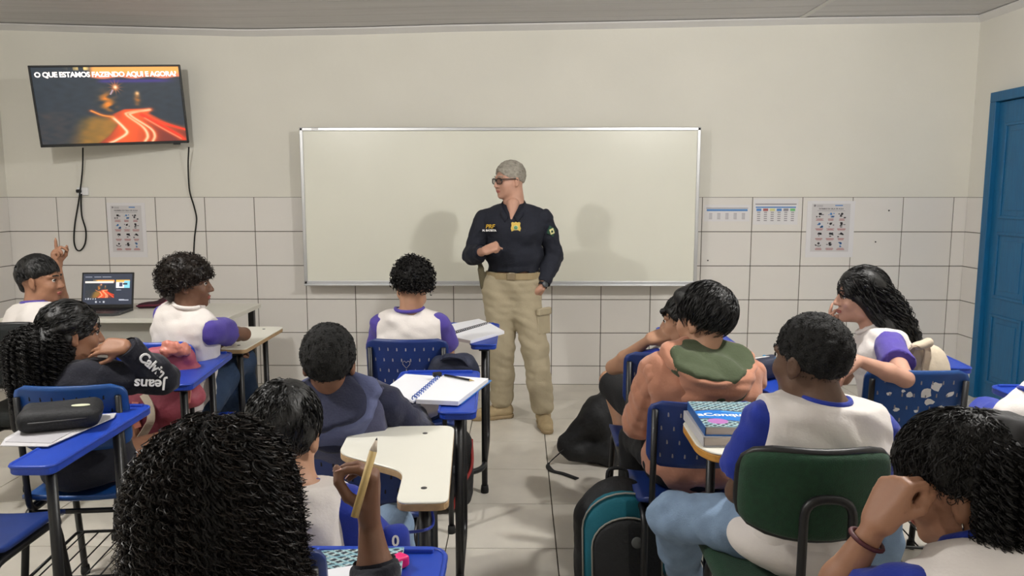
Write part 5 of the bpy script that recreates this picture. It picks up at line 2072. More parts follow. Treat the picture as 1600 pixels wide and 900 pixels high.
def pupil_D():
    p = seated('curly-haired boy in white shirt with violet sleeves nearest the whiteboard, seen from behind', P(640, 489, 3.52), (0.0, 1, 0), P(645, 446, 3.54), (-0.52, 0.80, -0.28), 0.93, 'skin_tan', hip=(-0.505, 3.58), sw=0.345)
    p.rest_arm(1, 0.04, 0.12, 0.20); p.rest_arm(-1, 0.04, 0.12, 0.20)
    p.leg(1); p.leg(-1)
    p.finish()
    face_parts(p.root, p.H, p.hR, p.hs)
    p.shirt('cloth_white', 'cloth_purple', 'cloth_purple', seed=24, fold=0.006, inf=0.010)
    p.trousers('jeans_dark')
    H, R, s = p.H, p.hR, p.hs

    def hf(S):
        hair_cap(S, H, R, s, 0.014, 0.50, -0.012, 0.008, 0.004, 0.002, noise=0)
        S.ell(H(0, 0.140, -0.02), [0.09 * s, 0.070 * s, 0.085 * s], np.array(R), 0.01, sub=True)
        S.bump(0.004, 95, 8)
    ho = p.hair('hair_curl', hf, 0.006)
    curls(ho, H, R, s, 800, 0.095, 0.115, 0.110, length=0.026, coil=0.009, turns=1.6, r=0.0030, m='hair_curl', slope=0.50, z0=-0.010, seed=9, n_pts=14)


def hood(parent, p, m_out, m_in, size=1.0, drop=0.13):
    """hood folded down behind the neck: a hanging bag of cloth, open at the top, its lining showing"""
    fw, up, rt = p.R.col[1], p.R.col[2], p.R.col[0]
    n = p.neck
    A = np.array(p.R)
    p0 = n - fw * 0.055 * size + up * 0.036
    nn = (up - fw * 0.52).normalized()
    n = n + up * 0.022

    def shape(S, d):
        S.ell(n - fw * 0.050 * size - up * 0.012, [0.142 * size - d, 0.118 * size - d, 0.085 - d], A, 0.01)
        S.ell(n - fw * 0.092 * size - up * drop * 0.60, [0.108 * size - d, 0.064 * size - d, drop * 0.66 - d], A, 0.05)
    S = Solid(0.007)
    shape(S, 0.0)
    for q in (-1, 1):
        S.cap(n + rt * q * 0.118 * size - fw * 0.02, n + rt * q * 0.085 * size + fw * 0.095 - up * 0.055, 0.034, 0.024, 0.03)
    S.bump(0.005, 24, 12, (1, 1, 1.6)); S.bump(0.006, 22, 33, (1, 1, 2.2), True)
    S.cut(p0, nn, 0.012)
    S.ell(p0 + nn * 0.030, [0.112 * size, 0.118 * size, 0.055], np.array(basis(fw + up * 0.52, nn)), 0.008, sub=True)
    ho = S.build('hood', M[m_out], parent)
    S = Solid(0.007)
    shape(S, 0.016)
    S.bump(0.004, 36, 5); S.bump(0.006, 28, 6, (1, 1, 1), True)
    S.cut(p0 + nn * 0.003, nn, 0.008)
    S.bump(0.009, 24, 8, (1, 1, 1), True)
    S.build('hood_lining', M[m_in], ho)
    return ho


def pupil_E():
    p = seated('boy in slate hoodie with navy sleeves seen from behind in the middle column', P(525, 616, 2.42), (0.05, 1, 0), P(514, 568, 2.40), (-0.10, 1, -0.04), 0.95, 'skin_brown', hip=(-0.56, 2.56), sw=0.38)
    p.rest_arm(1, 0.11, 0.08, 0.20); p.rest_arm(-1, 0.05, 0.12, 0.2)
    p.leg(1); p.leg(-1)
    p.finish()
    so = p.shirt('slate', 'navy', long=True, inf=0.018, fold=0.005, seed=25)
    fw, up, rt = p.R.col[1], p.R.col[2], p.R.col[0]
    hood(so, p, 'slate_light', 'navy', 0.98, 0.14)
    p.trousers('jeans_dark')
    face_parts(p.root, p.H, p.hR, p.hs)
    ho = p.hair('hair_matte', lambda S: hair_cap(S, p.H, p.hR, p.hs, 0.016, 0.55, -0.026, 0.004, 0.003, 0.003, noise=0.0022, freq=170), 0.006)
    combed(ho, p.cap, 1200, 0.012, 0.0014, 'hair_matte', jit=0.9, lift=0.006, seed=3, n_pts=5)


def pupil_F():
    p = seated('black-haired boy in white and blue shirt between the slate hoodie and the pencil holder', P(452, 766, 1.72), (0.18, 1, 0), P(446, 680, 1.74), (0.10, 1, -0.22), 0.93, 'skin_tan', hip=(-0.53, 1.68), sw=0.35)
    p.rest_arm(1, 0.075, 0.10, 0.20); p.rest_arm(-1)
    p.leg(1, PZ(622, 800, 0.60) + Vector((0, -0.10, 0)), None, (0.3, 1)); p.leg(-1)
    p.finish()
    face_parts(p.root, p.H, p.hR, p.hs)
    p.shirt('cloth_white', 'cloth_blue', 'cloth_blue', seed=26, fold=0.006, inf=0.010)
    p.trousers('jeans')
    ho = p.hair('hair_black', lambda S: hair_cap(S, p.H, p.hR, p.hs, 0.017, 0.50, -0.052, 0.004, 0.004, 0.002, noise=0.003, freq=60, seed=4), 0.006)
    combed(ho, p.cap, 1500, 0.042, 0.0013, 'hair_black', (0.2, -0.25, 0.95), 0.35, 0.006, 9, 10, extra=0.001, wave=0.002)


def pupil_G():
    p = seated('pupil with big dark curls in the foreground holding up a wooden pencil', P(345, 900, 1.10), (0.05, 1, 0), P(346, 770, 1.12), (0.12, 1, -0.08), 0.97, 'skin_brown', hip=(-0.47, 0.95), sw=0.35, h=0.005)
    el = P(592, 935, 1.30)
    wr = P(577, 812, 1.33)
    tips = p.arm(1, el, wr, (0.12, 0.06, 1), (-1, -0.12, 0.05), ((62, 34, 18, 4), (66, 40, 20), (70, 44, 22), (72, 48, 24, -4)), (34, 52, 50), 0.92)
    p.rest_arm(-1)
    p.leg(1); p.leg(-1)
    p.finish()
    face_parts(p.root, p.H, p.hR, p.hs)
    nl = MB()
    for (q, d, n) in tips[:4]:
        d, n = Vector(d).normalized(), Vector(n).normalized()
        l = d.cross(n)
        S_ = Matrix((l, d, n)).transposed()
        o = MB().bbox(Vector(q) - n * 0.0058 - d * 0.002, (0.0085, 0.011, 0.002), 0.001, S_)
        o.build('finger_nail', M['nail'], p.root, True)
    so = p.shirt('navy_black', long=True, inf=0.001, fold=0.003, seed=27, ends={1: 0.46})
    p.trousers('jeans_dark')
    H, R, s = p.H, p.hR, p.hs
    c = H(0, -0.02, 0.0)

    def hf(S):
        S.ell(c + Vector((0, 0, -0.01)), [0.104, 0.108, 0.122], None, 0.01)
        S.ell(c + Vector((0, 0, -0.11)), [0.114, 0.105, 0.125], None, 0.04)
        S.ell(H(0, 0.15, -0.03), [0.07, 0.085, 0.10], np.array(R), 0.02, sub=True)
        S.bump(0.007, 90, 10)
    ho = p.hair('hair_curl', hf, 0.007)
    falling_curls(ho, c + Vector((0, 0, -0.012)), (0.120, 0.124, 0.138), 360, 0.36, 0.0034, 13, 0.0011, 'hair_curl', az=(140, 405), seed=11, lay=0.10, thetas=(1, 88), n_pts=108, flare=0.6, clump=6, spread=0.0026)
    falling_curls(ho, c + Vector((0, 0, -0.012)), (0.128, 0.132, 0.144), 220, 0.30, 0.0080, 14, 0.0006, 'hair_brown', az=(120, 420), seed=12, lay=0.12, thetas=(2, 95), n_pts=70, flare=0.8)
    return p


def pupil_H():
    p = seated('boy in blue sleeves and black shorts half hidden behind the salmon hoodie, hand at mouth', P(1078, 550, 3.20), (-0.35, 0.93, 0), P(1070, 503, 3.18), (-0.86, 0.50, -0.05), 0.93, 'skin_tan', hip=(0.64, 3.32), sw=0.34)
    p.arm(-1, P(958, 574, 3.34), P(1014, 531, 3.18), (0.85, -0.05, 0.30), (0.3, 0.75, -0.6), ((50, 50, 30), (55, 55, 30), (60, 60, 30), (60, 60, 30)), (30, 30, 40), 0.84)
    p.rest_arm(1)
    p.leg(-1, P(952, 594, 3.68), (0.60, 3.42, 0.10), (-0.2, 1)); p.leg(1)
    p.finish()
    face_parts(p.root, p.H, p.hR, p.hs)
    p.shirt('cloth_white', 'cloth_blue', 'cloth_blue', seed=28, sleeve=0.5)
    S = Solid(0.009)
    S.ell(p.hip, [0.150, 0.120, 0.10], np.array(p.R), 0.01)
    for side, (hp, kn, an, f) in p.legs.items():
        S.cap(hp, hp.lerp(kn, 0.84), 0.086, 0.076, 0.04)
        d = (kn - hp).normalized()
    S.bump(0.004, 30, 8)
    S.build('shorts', M['black_cloth'], p.root)
    for side, (hp, kn, an, f) in p.legs.items():
        shoe(p.root, an, f)
    p.hair('hair_black', lambda S: (hair_cap(S, p.H, p.hR, p.hs, 0.012, 0.45, 0.006, 0.004, 0.004, 0.002, noise=0.003, freq=80, seed=6), S.cap(p.H(-0.04, 0.088, 0.050), p.H(0.03, 0.094, 0.046), 0.014, 0.012, 0.01)), 0.006)
    combed([c for c in p.root.children if c.name.startswith('hair')][0], p.cap, 500, 0.045, 0.0014, 'hair_black', seed=8, extra=0.001)


def pupil_I():
    p = seated('boy in a salmon hooded sweatshirt with olive hood lining', P(1100, 562, 2.74), (-0.15, 1, 0), P(1100, 500, 2.78), (-0.66, 0.75, -0.02), 1.02, 'skin_tan', hip=(0.64, 2.76), sw=0.42)
    p.rest_arm(-1, 0.035, 0.10, 0.22); p.rest_arm(1, 0.03, 0.14, 0.20)
    p.leg(1); p.leg(-1, (p.hip.x - 0.16, p.hip.y + 0.33, 0.54))
    p.finish()
    face_parts(p.root, p.H, p.hR, p.hs)
    so = p.shirt('salmon', long=True, inf=0.019, fold=0.006, seed=29, hem=-0.12)
    hood(so, p, 'salmon', 'olive', 1.14, 0.15)
    p.trousers('black_cloth')
    H, R, s = p.H, p.hR, p.hs

    def hf(S):
        A = np.array(R)
        hair_cap(S, H, R, s, 0.013, 0.42, -0.006, 0.008, 0.006, 0.004, noise=0)
        S.ell(H(0, 0.150, -0.02), [0.09 * s, 0.072 * s, 0.08 * s], A, 0.01, sub=True)
        S.cap(H(-0.04, 0.07, 0.085), H(0.05, 0.05, 0.095), 0.030 * s, 0.034 * s, 0.03)
        S.bump(0.002, 75, 15, (1, 1, 0.5))
    ho = p.hair('hair_black', hf, 0.006)
    combed(ho, p.cap, 1500, 0.055, 0.0014, 'hair_black', (0.5, -0.35, 0.8), 0.16, 0.006, 10, 11, extra=0.002, dz=0.022)


def pupil_J():
    p = seated('girl with long black wavy hair and violet sleeves sitting sideways in profile by the door', P(1366, 516, 3.18), (-1, 0.12, 0), P(1345, 463, 3.20), (-1, 0.10, -0.02), 0.93, 'skin_light', hip=(1.55, 3.08), sw=0.34, h=0.0055, ears=False)
    p.arm(-1, P(1414, 592, 2.78), P(1338, 562, 2.74), (-0.75, -0.05, -0.62), (0.55, 0.5, -0.65), ((28, 30, 15, 4), (26, 28, 15), (24, 26, 14), (22, 26, 14, -5)), (30, 30, 20), 0.86)
    p.arm(1, P(1318, 590, 3.36), P(1300, 522, 3.30), (-0.08, 0.0, 1), (1, -0.1, 0.1), ((10, 8, 5, 8), (38, 40, 20), (70, 70, 40), (75, 75, 40)), (40, 40, 30), 0.80)
    p.leg(1, None, None, (-0.75, 0.65)); p.leg(-1, None, None, (-0.75, 0.65))
    p.finish()
    face_parts(p.root, p.H, p.hR, p.hs)
    p.shirt('cloth_white', 'cloth_purple', 'cloth_white', seed=30, inf=0.008)
    p.trousers('black_cloth')
    H, R, s = p.H, p.hR, p.hs

    def hf(S):
        A = np.array(R)
        hair_cap(S, H, R, s, 0.012, 0.25, -0.03, 0.006, 0.006, 0.004, noise=0)
        S.ell(H(0, 0.135, -0.015), [0.085 * s, 0.070 * s, 0.095 * s], A, 0.01, sub=True)
        a = H(0, -0.070, -0.02)
        b = p.neck + Vector((0.105, 0.0, -0.02))
        c = p.neck + Vector((0.165, -0.01, -0.14))
        S.cap(a, b, 0.070, 0.068, 0.03)
        S.cap(b, c, 0.068, 0.034, 0.03)
        S.cap(H(-0.072, 0.012, -0.01), p.neck + Vector((0.02, -0.055, 0.03)), 0.026, 0.030, 0.03)
        S.cap(p.neck + Vector((0.02, -0.055, 0.03)), b, 0.030, 0.060, 0.03)
        S.bump(0.005, 70, 16, (1, 1, 0.7))
    ho = p.hair('hair_black', hf, 0.006)
    combed(ho, p.cap, 900, 0.075, 0.0013, 'hair_black', (0.0, 0.9, 0.45), 0.10, 0.006, 31, 16, extra=0.003, wave=0.004, dz=0.012)
    # wavy locks over the hair mass
    rs = np.random.RandomState(3)
    N = 700
    u = rs.uniform(0, 1, (N, 2))
    Rn = np.array(R)
    a0 = np.array(H(0, 0, 0))
    ph = rs.uniform(0, 6.28, N); az = rs.uniform(-2.6, 0.5, N)
    b = np.array(p.neck) + np.array((0.105, 0, -0.02)); c = np.array(p.neck) + np.array((0.165, -0.01, -0.16))
    hd_dir = rs.normal(size=(N, 3)); hd_dir[:, 2] = np.abs(hd_dir[:, 2]) * 0.6; hd_dir[:, 1] = -np.abs(hd_dir[:, 1]); hd_dir /= np.linalg.norm(hd_dir, axis=1, keepdims=True)
    off2 = np.stack([0.2 * rs.normal(size=N), -np.abs(rs.normal(size=N)), 0.3 * rs.normal(size=N)], 1); off2 /= np.linalg.norm(off2, axis=1, keepdims=True)
    L = rs.uniform(0.75, 1.08, N)

    def path(_, t):
        t = t * L
        q1 = (hd_dir * np.array([0.089, 0.109, 0.104]) + np.array([0, -0.012, 0.03])) * s @ Rn.T + a0
        q2 = b + off2 * 0.080
        q3 = c + off2 * 0.046
        w1 = np.clip(t / 0.55, 0, 1)[:, None]; w2 = np.clip((t - 0.55) / 0.45, 0, 1)[:, None]
        mid = (q1 + q2) / 2 + off2 * 0.034
        q = np.where(w2 > 0, q2 * (1 - w2) + q3 * w2, q1 * (1 - w1) ** 2 + 2 * mid * w1 * (1 - w1) + q2 * w1 ** 2)
        a = ph + t * 40
        return q + np.stack([0.006 * np.cos(a), 0.005 * np.sin(a), 0.003 * np.sin(a * 1.1)], 1)
    strands('locks', None, path, 44, 0.0015, M['hair_black'], ho)
    # front locks falling over the ear to the shoulder
    N2 = 170
    r2 = rs.uniform(-1, 1, (N2, 3))
    st = np.stack([np.array(H(-0.078 + 0.014 * a, 0.015 + 0.045 * b_, 0.060 + 0.035 * c_)) for a, b_, c_ in r2])
    md = np.stack([np.array(H(-0.104, -0.005 + 0.030 * b_, -0.03)) for a, b_, c_ in r2])
    en = np.array(p.neck) + np.array((0.045, -0.088, -0.005)) + r2 * np.array((0.045, 0.010, 0.03))
    ph2 = rs.uniform(0, 6.28, N2)

    def path2(_, t):
        q = st * (1 - t) ** 2 + 2 * md * t * (1 - t) + en * t * t
        a = ph2 + t * 26
        return q + np.stack([0.005 * np.cos(a), 0.003 * np.sin(a), 0.002 * np.sin(a)], 1)
    strands('front_locks', None, path2, 28, 0.0015, M['hair_black'], ho)


def pupil_K():
    p = seated('boy with cropped hair in white and royal blue shirt on the green chair', P(1287, 634, 2.00), (-0.08, 1, 0), P(1266, 563, 2.03), (-0.52, 0.85, 0.0), 1.0, 'skin_deep', seat_z=0.53, hip=(0.775, 2.03), sw=0.385)
    p.arm(-1, P(1152, 768, 2.06), P(1200, 742, 2.28), None, (0, 0, -1), RELAX)
    p.rest_arm(1, 0.05, 0.12)
    p.leg(-1, P(1050, 806, 2.27), PZ(1085, 945, 0.10), (-0.4, 1))
    p.leg(1, (1.16, 2.36, 0.60), None, (0.4, 1))
    p.finish()
    face_parts(p.root, p.H, p.hR, p.hs)
    so = p.shirt('cloth_white', 'cloth_blue', 'cloth_blue', seed=31, fold=0.006, inf=0.014, sleeve=0.72, hem=-0.085)
    p.trousers('jeans', fold=0.006, inf=0.008)
    # loose shirt tail over the seat
    S = Solid(0.009)
    S.ell(p.hip + Vector((-0.02, -0.02, -0.015)), [0.185, 0.145, 0.085], np.array(p.R), 0.01)
    S.bump(0.006, 28, 13)
    S.cut((0, 0, 0.532), (0, 0, -1))
    S.build('shirt_tail', M['cloth_white'], so)

    def hf(S):
        hair_cap(S, p.H, p.hR, p.hs, 0.009, 0.40, -0.012, 0.004, 0.002, 0.001, noise=0.0028, freq=190)
        S.ell(p.H(0, 0.140, -0.02), [0.085, 0.062, 0.080], np.array(p.hR), 0.01, sub=True)
    ho = p.hair('hair_matte', hf, 0.005)
    curls(ho, p.H, p.hR, p.hs, 1600, 0.0815, 0.101, 0.094, c=(0, -0.014, 0.034), length=0.008, coil=0.003, turns=1.2, r=0.0012, m='hair_matte', slope=0.40, z0=0.006, seed=5, n_pts=7, depth=0.003)
    curls(ho, p.H, p.hR, p.hs, 900, 0.0765, 0.0955, 0.090, c=(0, -0.013, 0.026), length=0.005, coil=0.002, turns=1.0, r=0.0009, m='hair_matte', slope=0.42, z0=-0.040, seed=6, n_pts=5, depth=0.002)


def pupil_L():
    p = seated('girl in the bottom right corner leaning her face on a fist with a wine-red bracelet', P(1540, 858, 1.26), (-0.15, 1, 0), P(1502, 758, 1.32), (-0.78, 0.60, -0.22), 0.95, 'skin_mid', hip=(0.86, 1.02), sw=0.37, h=0.005, look_up=(-0.1, 0, 1))
    el = P(1285, 950, 1.30); wr = P(1368, 822, 1.27)
    p.arm(-1, el, wr, (0.42, 0.08, 0.88), (0.85, 0.25, -0.42), ((60, 92, 55), (66, 92, 55), (70, 94, 55), (74, 94, 55)), (20, 40, 60), 0.92)
    p.rest_arm(1)
    p.leg(1); p.leg(-1)
    p.finish()
    face_parts(p.root, p.H, p.hR, p.hs)
    p.shirt('cloth_white', 'cloth_blue', 'cloth_blue', seed=32, fold=0.006, inf=0.012, sleeve=0.55)
    p.trousers('jeans_dark')
    d = (wr - el).normalized()
    c = wr - d * 0.030
    e1 = d.orthogonal().normalized(); e2 = d.cross(e1)
    MB().tube([c + (e1 * math.cos(a) + e2 * math.sin(a)) * 0.0285 for a in [2 * math.pi * k / 20 for k in range(21)]], 0.0042, 8, cap=False).build('bracelet', M['bracelet'], p.root, True)
    H, R, s = p.H, p.hR, p.hs
    MB().tube([H(-0.084, -0.006, -0.040), H(-0.086, -0.006, -0.052)], 0.0018, 6).build('earring', mat('silver', (220, 214, 206), 0.25, metal=0.9), p.root, True)

    def hf(S):
        A = np.array(R)
        hair_cap(S, H, R, s, 0.018, 0.40, 0.006, 0.006, 0.012, 0.004, noise=0)
        S.ell(H(0, 0.120, -0.030), [0.100 * s, 0.095 * s, 0.085 * s], A, 0.01, sub=True)
        S.cap(H(0.01, -0.095, 0.03), H(0.03, -0.130, -0.08), 0.085, 0.075, 0.04)
        S.cap(H(-0.01, 0.082, 0.060), H(-0.035, 0.096, 0.020), 0.020, 0.014, 0.02)
        S.cap(H(0.02, 0.085, 0.060), H(0.02, 0.100, 0.018), 0.020, 0.014, 0.02)
        S.bump(0.003, 95, 17)
    ho = p.hair('hair_curl', hf, 0.006)
    combed(ho, p.cap, 1700, 0.045, 0.0010, 'hair_curl', (0.1, -0.2, 1.0), 0.25, 0.010, 21, 16, extra=0.002, wave=0.004, dz=0.028)
    curls(ho, H, R, s, 1500, 0.095, 0.118, 0.108, length=0.018, coil=0.006, turns=2.0, r=0.0009, m='hair_curl', slope=0.40, z0=0.006, seed=19, n_pts=16, c=(0, -0.018, 0.03))
    falling_curls(ho, H(0.012, -0.060, 0.020), (0.112, 0.118, 0.098), 230, 0.30, 0.006, 12, 0.0010, 'hair_curl', seed=20, lay=0.12, thetas=(2, 88), n_pts=70, clump=6, az=(-140, 90))


def pupil_M():
    p = seated('pupil at the right edge whose blue sleeve rests on the tablet below the door', P(1636, 606, 2.18), (0.05, 1, 0), P(1662, 550, 2.2), (0.1, 1, -0.05), 0.95, 'skin_mid', hip=(1.70, 2.16), sw=0.36)
    p.arm(-1, P(1538, 648, 2.46), P(1600, 640, 2.66), None, (0, 0, -1), RELAX)
    p.rest_arm(1)
    p.leg(1); p.leg(-1)
    p.finish()
    face_parts(p.root, p.H, p.hR, p.hs)
    p.shirt('cloth_white', 'cloth_blue', 'cloth_blue', seed=33, sleeve=0.8, inf=0.010)
    p.trousers('jeans')
    p.hair('hair_matte', lambda S: hair_cap(S, p.H, p.hR, p.hs, 0.010, 0.45, -0.014, 0.004, 0.003, 0.001, noise=0.002, freq=180), 0.006)


import time as _t
_t0 = _t.time()
for fn_ in (pupil_A, pupil_B, pupil_C, pupil_D, pupil_E, pupil_F, pupil_G, pupil_H, pupil_I, pupil_J, pupil_K, pupil_L, pupil_M):
    fn_()


# ------------------------------------------------------------------ things lying on the tablets
def poly_block(outline_px, z0, z1, name, m, parent):
    """flat sheet block whose top outline is given in picture points at height z1"""
    pts = [PZ(x, y, z1) for x, y in outline_px]
    a = sum(pts[i - 1].x * pts[i].y - pts[i].x * pts[i - 1].y for i in range(len(pts)))
    if a < 0:
        pts = pts[::-1]
    return MB().prism([(p.x, p.y) for p in pts], z0, z1, 0.0008).build(name, m, parent, True)


def spiral(parent, a, b, z, m, n=16, r=0.008):
    a, b = PZ(a[0], a[1], z), PZ(b[0], b[1], z)
    ax_ = (b - a).normalized()
    e1 = ax_.cross(Vector((0, 0, 1))).normalized()
    pts = []
    for k in range(n * 8 + 1):
        t = k / (n * 8)
        an = 2 * math.pi * k / 8
        pts.append(a.lerp(b, t) + (e1 * math.cos(an) + Vector((0, 0, 1)) * math.sin(an)) * r)
    MB().tube(pts, 0.0022, 5).build('spiral_binding', M[m], parent, True)


nb = empty('open_notebook', PZ(680, 607, 0.801), label='open notebook with blue spiral binding on the tablet behind the slate hoodie', cat='notebook')
poly_block([(599, 609), (633, 584), (690, 588), (646, 627)], 0.8015, 0.809, 'left_pages', M['paper'], nb)
poly_block([(650, 627), (692, 588), (768, 594), (720, 631)], 0.8015, 0.806, 'back_cover', M['cover_blue'], nb)
poly_block([(650, 624), (692, 586), (763, 591), (716, 627)], 0.806, 0.822, 'right_pages', M['paper'], nb)
spiral(nb, (647, 624), (689, 588), 0.815, 'spiral_blue', 13, 0.012)
pa, pb = PZ(695, 586, 0.828), PZ(741, 595, 0.828)
pen = empty('pencil', pa, label='dark slim pencil lying on the blue spiral notebook', cat='pencil')
MB().tube([pa, pa.lerp(pb, 0.86)], 0.0045, 8).build('barrel', M['blackplastic'], pen, True)
MB().tube([pa.lerp(pb, 0.86), pb], 0.0045, 8, r2=0.0008).build('tip', M['wood'], pen, True)
er = PZ(683, 585, 0.83)
tag(MB().bbox(er, (0.035, 0.022, 0.018), 0.004, Matrix.Rotation(0.4, 3, 'Z')).build('eraser', M['blackplastic']), 'small black eraser at the top of the blue spiral notebook', 'eraser')

nb = empty('open_notebook', PZ(740, 515, 0.801), label='open notebook with dark wire spiral on the tablet beside the officer', cat='notebook')
poly_block([(698, 513), (700, 507), (748, 498), (764, 504), (700, 522)], 0.8015, 0.812, 'left_pages', M['paper'], nb)
poly_block([(700, 525), (766, 505), (788, 517), (735, 532)], 0.8015, 0.818, 'right_pages', M['paper'], nb)
spiral(nb, (702, 522), (763, 505), 0.818, 'graphite', 22, 0.008)


def lattice(u, v):
    c = np.zeros(u.shape + (3,))
    c[...] = (40, 52, 66)
    for k, (a, b, w, col) in enumerate(((1.0, 1.35, 9, (196, 214, 212)), (1.0, -1.2, 8, (150, 190, 196)), (0.25, 1.0, 6, (120, 170, 186)))):
        s = np.abs(((u * a + v * b) * w) % 1.0 - 0.5)
        m = s < (0.16 if k < 2 else 0.07)
        c[m] = col
    return c


def cover_pic(u, v):
    c = lattice(u, v)
    up_, lo_ = 0.42 - 0.05 * np.sin(u * 5.2), 0.74 - 0.05 * np.sin(u * 6 + 1.0)
    band = (v > up_) & (v < lo_)
    c[(v > up_ - 0.03) & (v < lo_ + 0.03)] = (70, 66, 84)
    c[band] = (36, 126, 214)
    c[band & (v < up_ + 0.06) & (u > 0.4)] = (84, 164, 232)
    blob = (((u - 0.24) / 0.15) ** 2 + ((v - 0.80) / 0.10) ** 2) < 1
    c[blob] = (188, 122, 190)
    return c


MP = mat_attr('book_cover_print', rough=0.35)
BX, BY = 0.545, 2.205
bk1 = empty('thick_book', (BX + 0.103, BY + 0.137, 0.801), label='pale thick book lying under the blue textbook on the wood-edged tablet', cat='book')
MB().bbox((0, 0, 0.015), (0.200, 0.270, 0.026), 0.002).build('page_block', M['pages'], bk1)
MB().bbox((0, 0, 0.0295), (0.207, 0.276, 0.003), 0.001).build('front_cover', M['paper_grey'], bk1)
MB().bbox((0, 0, 0.0015), (0.207, 0.276, 0.003), 0.001).build('back_cover', M['paper_grey'], bk1)
MB().bbox((-0.103, 0, 0.0155), (0.003, 0.276, 0.030), 0.001).build('spine', M['paper_grey'], bk1)
bk2 = empty('school_textbook', (BX + 0.112, BY + 0.140, 0.8325), rz=-0.03, label='school textbook with lattice cover and blue title band on top of the stack', cat='book')
MB().bbox((0, 0, 0.014), (0.200, 0.270, 0.024), 0.002).build('page_block', M['pages'], bk2)
MB().bbox((0, 0, 0.0015), (0.207, 0.276, 0.003), 0.001).build('back_cover', M['book_blue'], bk2)
MB().bbox((-0.103, 0, 0.0145), (0.003, 0.276, 0.028), 0.001).build('spine', mat('book_spine_blue', (50, 96, 160), 0.4), bk2)
fc = MB().bbox((0, 0, 0.0272), (0.207, 0.276, 0.0028), 0.001).build('front_cover', M['book_pale'], bk2)
o = place('cover_print', picture_mesh('cover_print', 0.206, 0.275, 100, 130, cover_pic, MP), fc)
o.location = (0, 0, 0.0290); o.rotation_euler = (-math.pi / 2, 0, 0)
t = place('title_lettering', text_mesh('aConquista', 0.043, M['lettering'], 0.0002, 0.0012), fc)
t.location = (-0.004, -0.016, 0.0295)
t = place('grade_lettering', text_mesh('7', 0.045, mat('orange_print', (236, 170, 60), 0.5), 0.0002, 0.001), fc)
t.location = (0.082, 0.030, 0.0295)

# pencil case on the tablet of the salmon hoodie
pc0 = PZ(1192, 592, 0.80)
cs = empty('pencil_case', pc0, rz=0.5, label='navy pencil case with a cyan stripe beside the salmon hoodie', cat='pencil case')
S = Solid(0.006); S.box((0, 0, 0.045), (0.095, 0.045, 0.042), rad=0.03); S.bump(0.003, 40, 2); S.cut((0, 0, 0.002), (0, 0, -1))
place('pouch', S.mesh('pouch', M['bag_navy']), cs)
MB().bbox((0.05, -0.005, 0.075), (0.035, 0.096, 0.020), 0.006, Matrix.Rotation(0.3, 3, 'Y')).build('cyan_band', M['cyan'], cs)
MB().tube([(-0.08, 0, 0.088), (0.0, 0, 0.090), (0.03, 0, 0.088)], 0.003, 6).build('zip', M['lettering'], cs)

# black case and papers on the left tablet
zz = 0.8055
pg = empty('paper_sheet', PZ(90, 680, 0.803), label='loose grey paper sheets under the black case', cat='paper')
poly_block([(0, 696), (8, 684), (60, 655), (182, 645), (178, 652), (74, 697)], 0.8055, 0.8085, 'sheet', M['paper_grey'], pg)
poly_block([(8, 690), (70, 650), (160, 648), (80, 692)], 0.8085, 0.8105, 'upper_sheet', mat('paper_grey_dark', (176, 174, 178), 0.8), pg)
cc = PZ(97, 664, 0.811)
kc = empty('zip_case', (cc.x, cc.y, 0.8108), rz=0.42, label='black zipped case with an oval pale label on the left tablet', cat='case')
S = Solid(0.006); S.box((0, 0, 0.034), (0.115, 0.085, 0.033), rad=0.028); S.bump(0.002, 40, 6); S.cut((0, 0, 0.001), (0, 0, -1))
place('shell', S.mesh('shell', M['bag_black']), kc)
ol = [(math.cos(2 * math.pi * k / 16) * 0.028, math.sin(2 * math.pi * k / 16) * 0.013) for k in range(16)]
o = MB().prism(ol, 0.0, 0.003, 0.001).build('oval_label', mat('pale_label', (206, 208, 180), 0.6), kc); o.location = (0.06, -0.035, 0.066); o.rotation_euler = (0, 0, -0.25)
zr = []
for k in range(33):
    a = 2 * math.pi * k / 32
    ca, sa = math.cos(a), math.sin(a)
    q = (abs(ca) ** 5 + abs(sa) ** 5) ** -0.2
    zr.append((ca * q * 0.1155, sa * q * 0.0855, 0.036))
MB().tube(zr, 0.0035, 6, cap=False).build('zip', M['black'], kc)

# book, paper and sharpener on the foreground tablet
gb = PZ(540, 900, 0.80)
bk = empty('patterned_book', (gb.x, gb.y, 0.806), rz=0.10, label='textbook with grey-blue lattice cover under a white sheet in the foreground', cat='book')
MB().bbox((0, -0.03, 0.006), (0.215, 0.20, 0.010), 0.001).build('page_block', M['pages'], bk)
fc = MB().bbox((0, -0.03, 0.0125), (0.222, 0.206, 0.003), 0.001).build('front_cover', M['book_pale'], bk)
o = place('cover_print', picture_mesh('cover_print', 0.220, 0.204, 90, 90, lattice, MP), fc)
o.location = (0, -0.03, 0.0145); o.rotation_euler = (-math.pi / 2, 0, 0)
ps = empty('paper_sheet', (gb.x - 0.03, gb.y - 0.10, 0.8215), rz=0.28, label='white sheet lying on the lattice-covered book in the foreground', cat='paper')
MB().grid(lambda u, v: ((u - 0.5) * 0.20, (v - 0.5) * 0.15, 0.001 + 0.006 * (u * u)), 10, 4, thick=(0, 0, -0.0008), smooth=False).build('sheet', M['paper'], ps)
sp = PZ(618, 890, 0.80)
sh_ = empty('sharpener', (sp.x, sp.y, 0.8), rz=0.9, label='bright pink pencil sharpener on the foreground blue tablet', cat='sharpener')
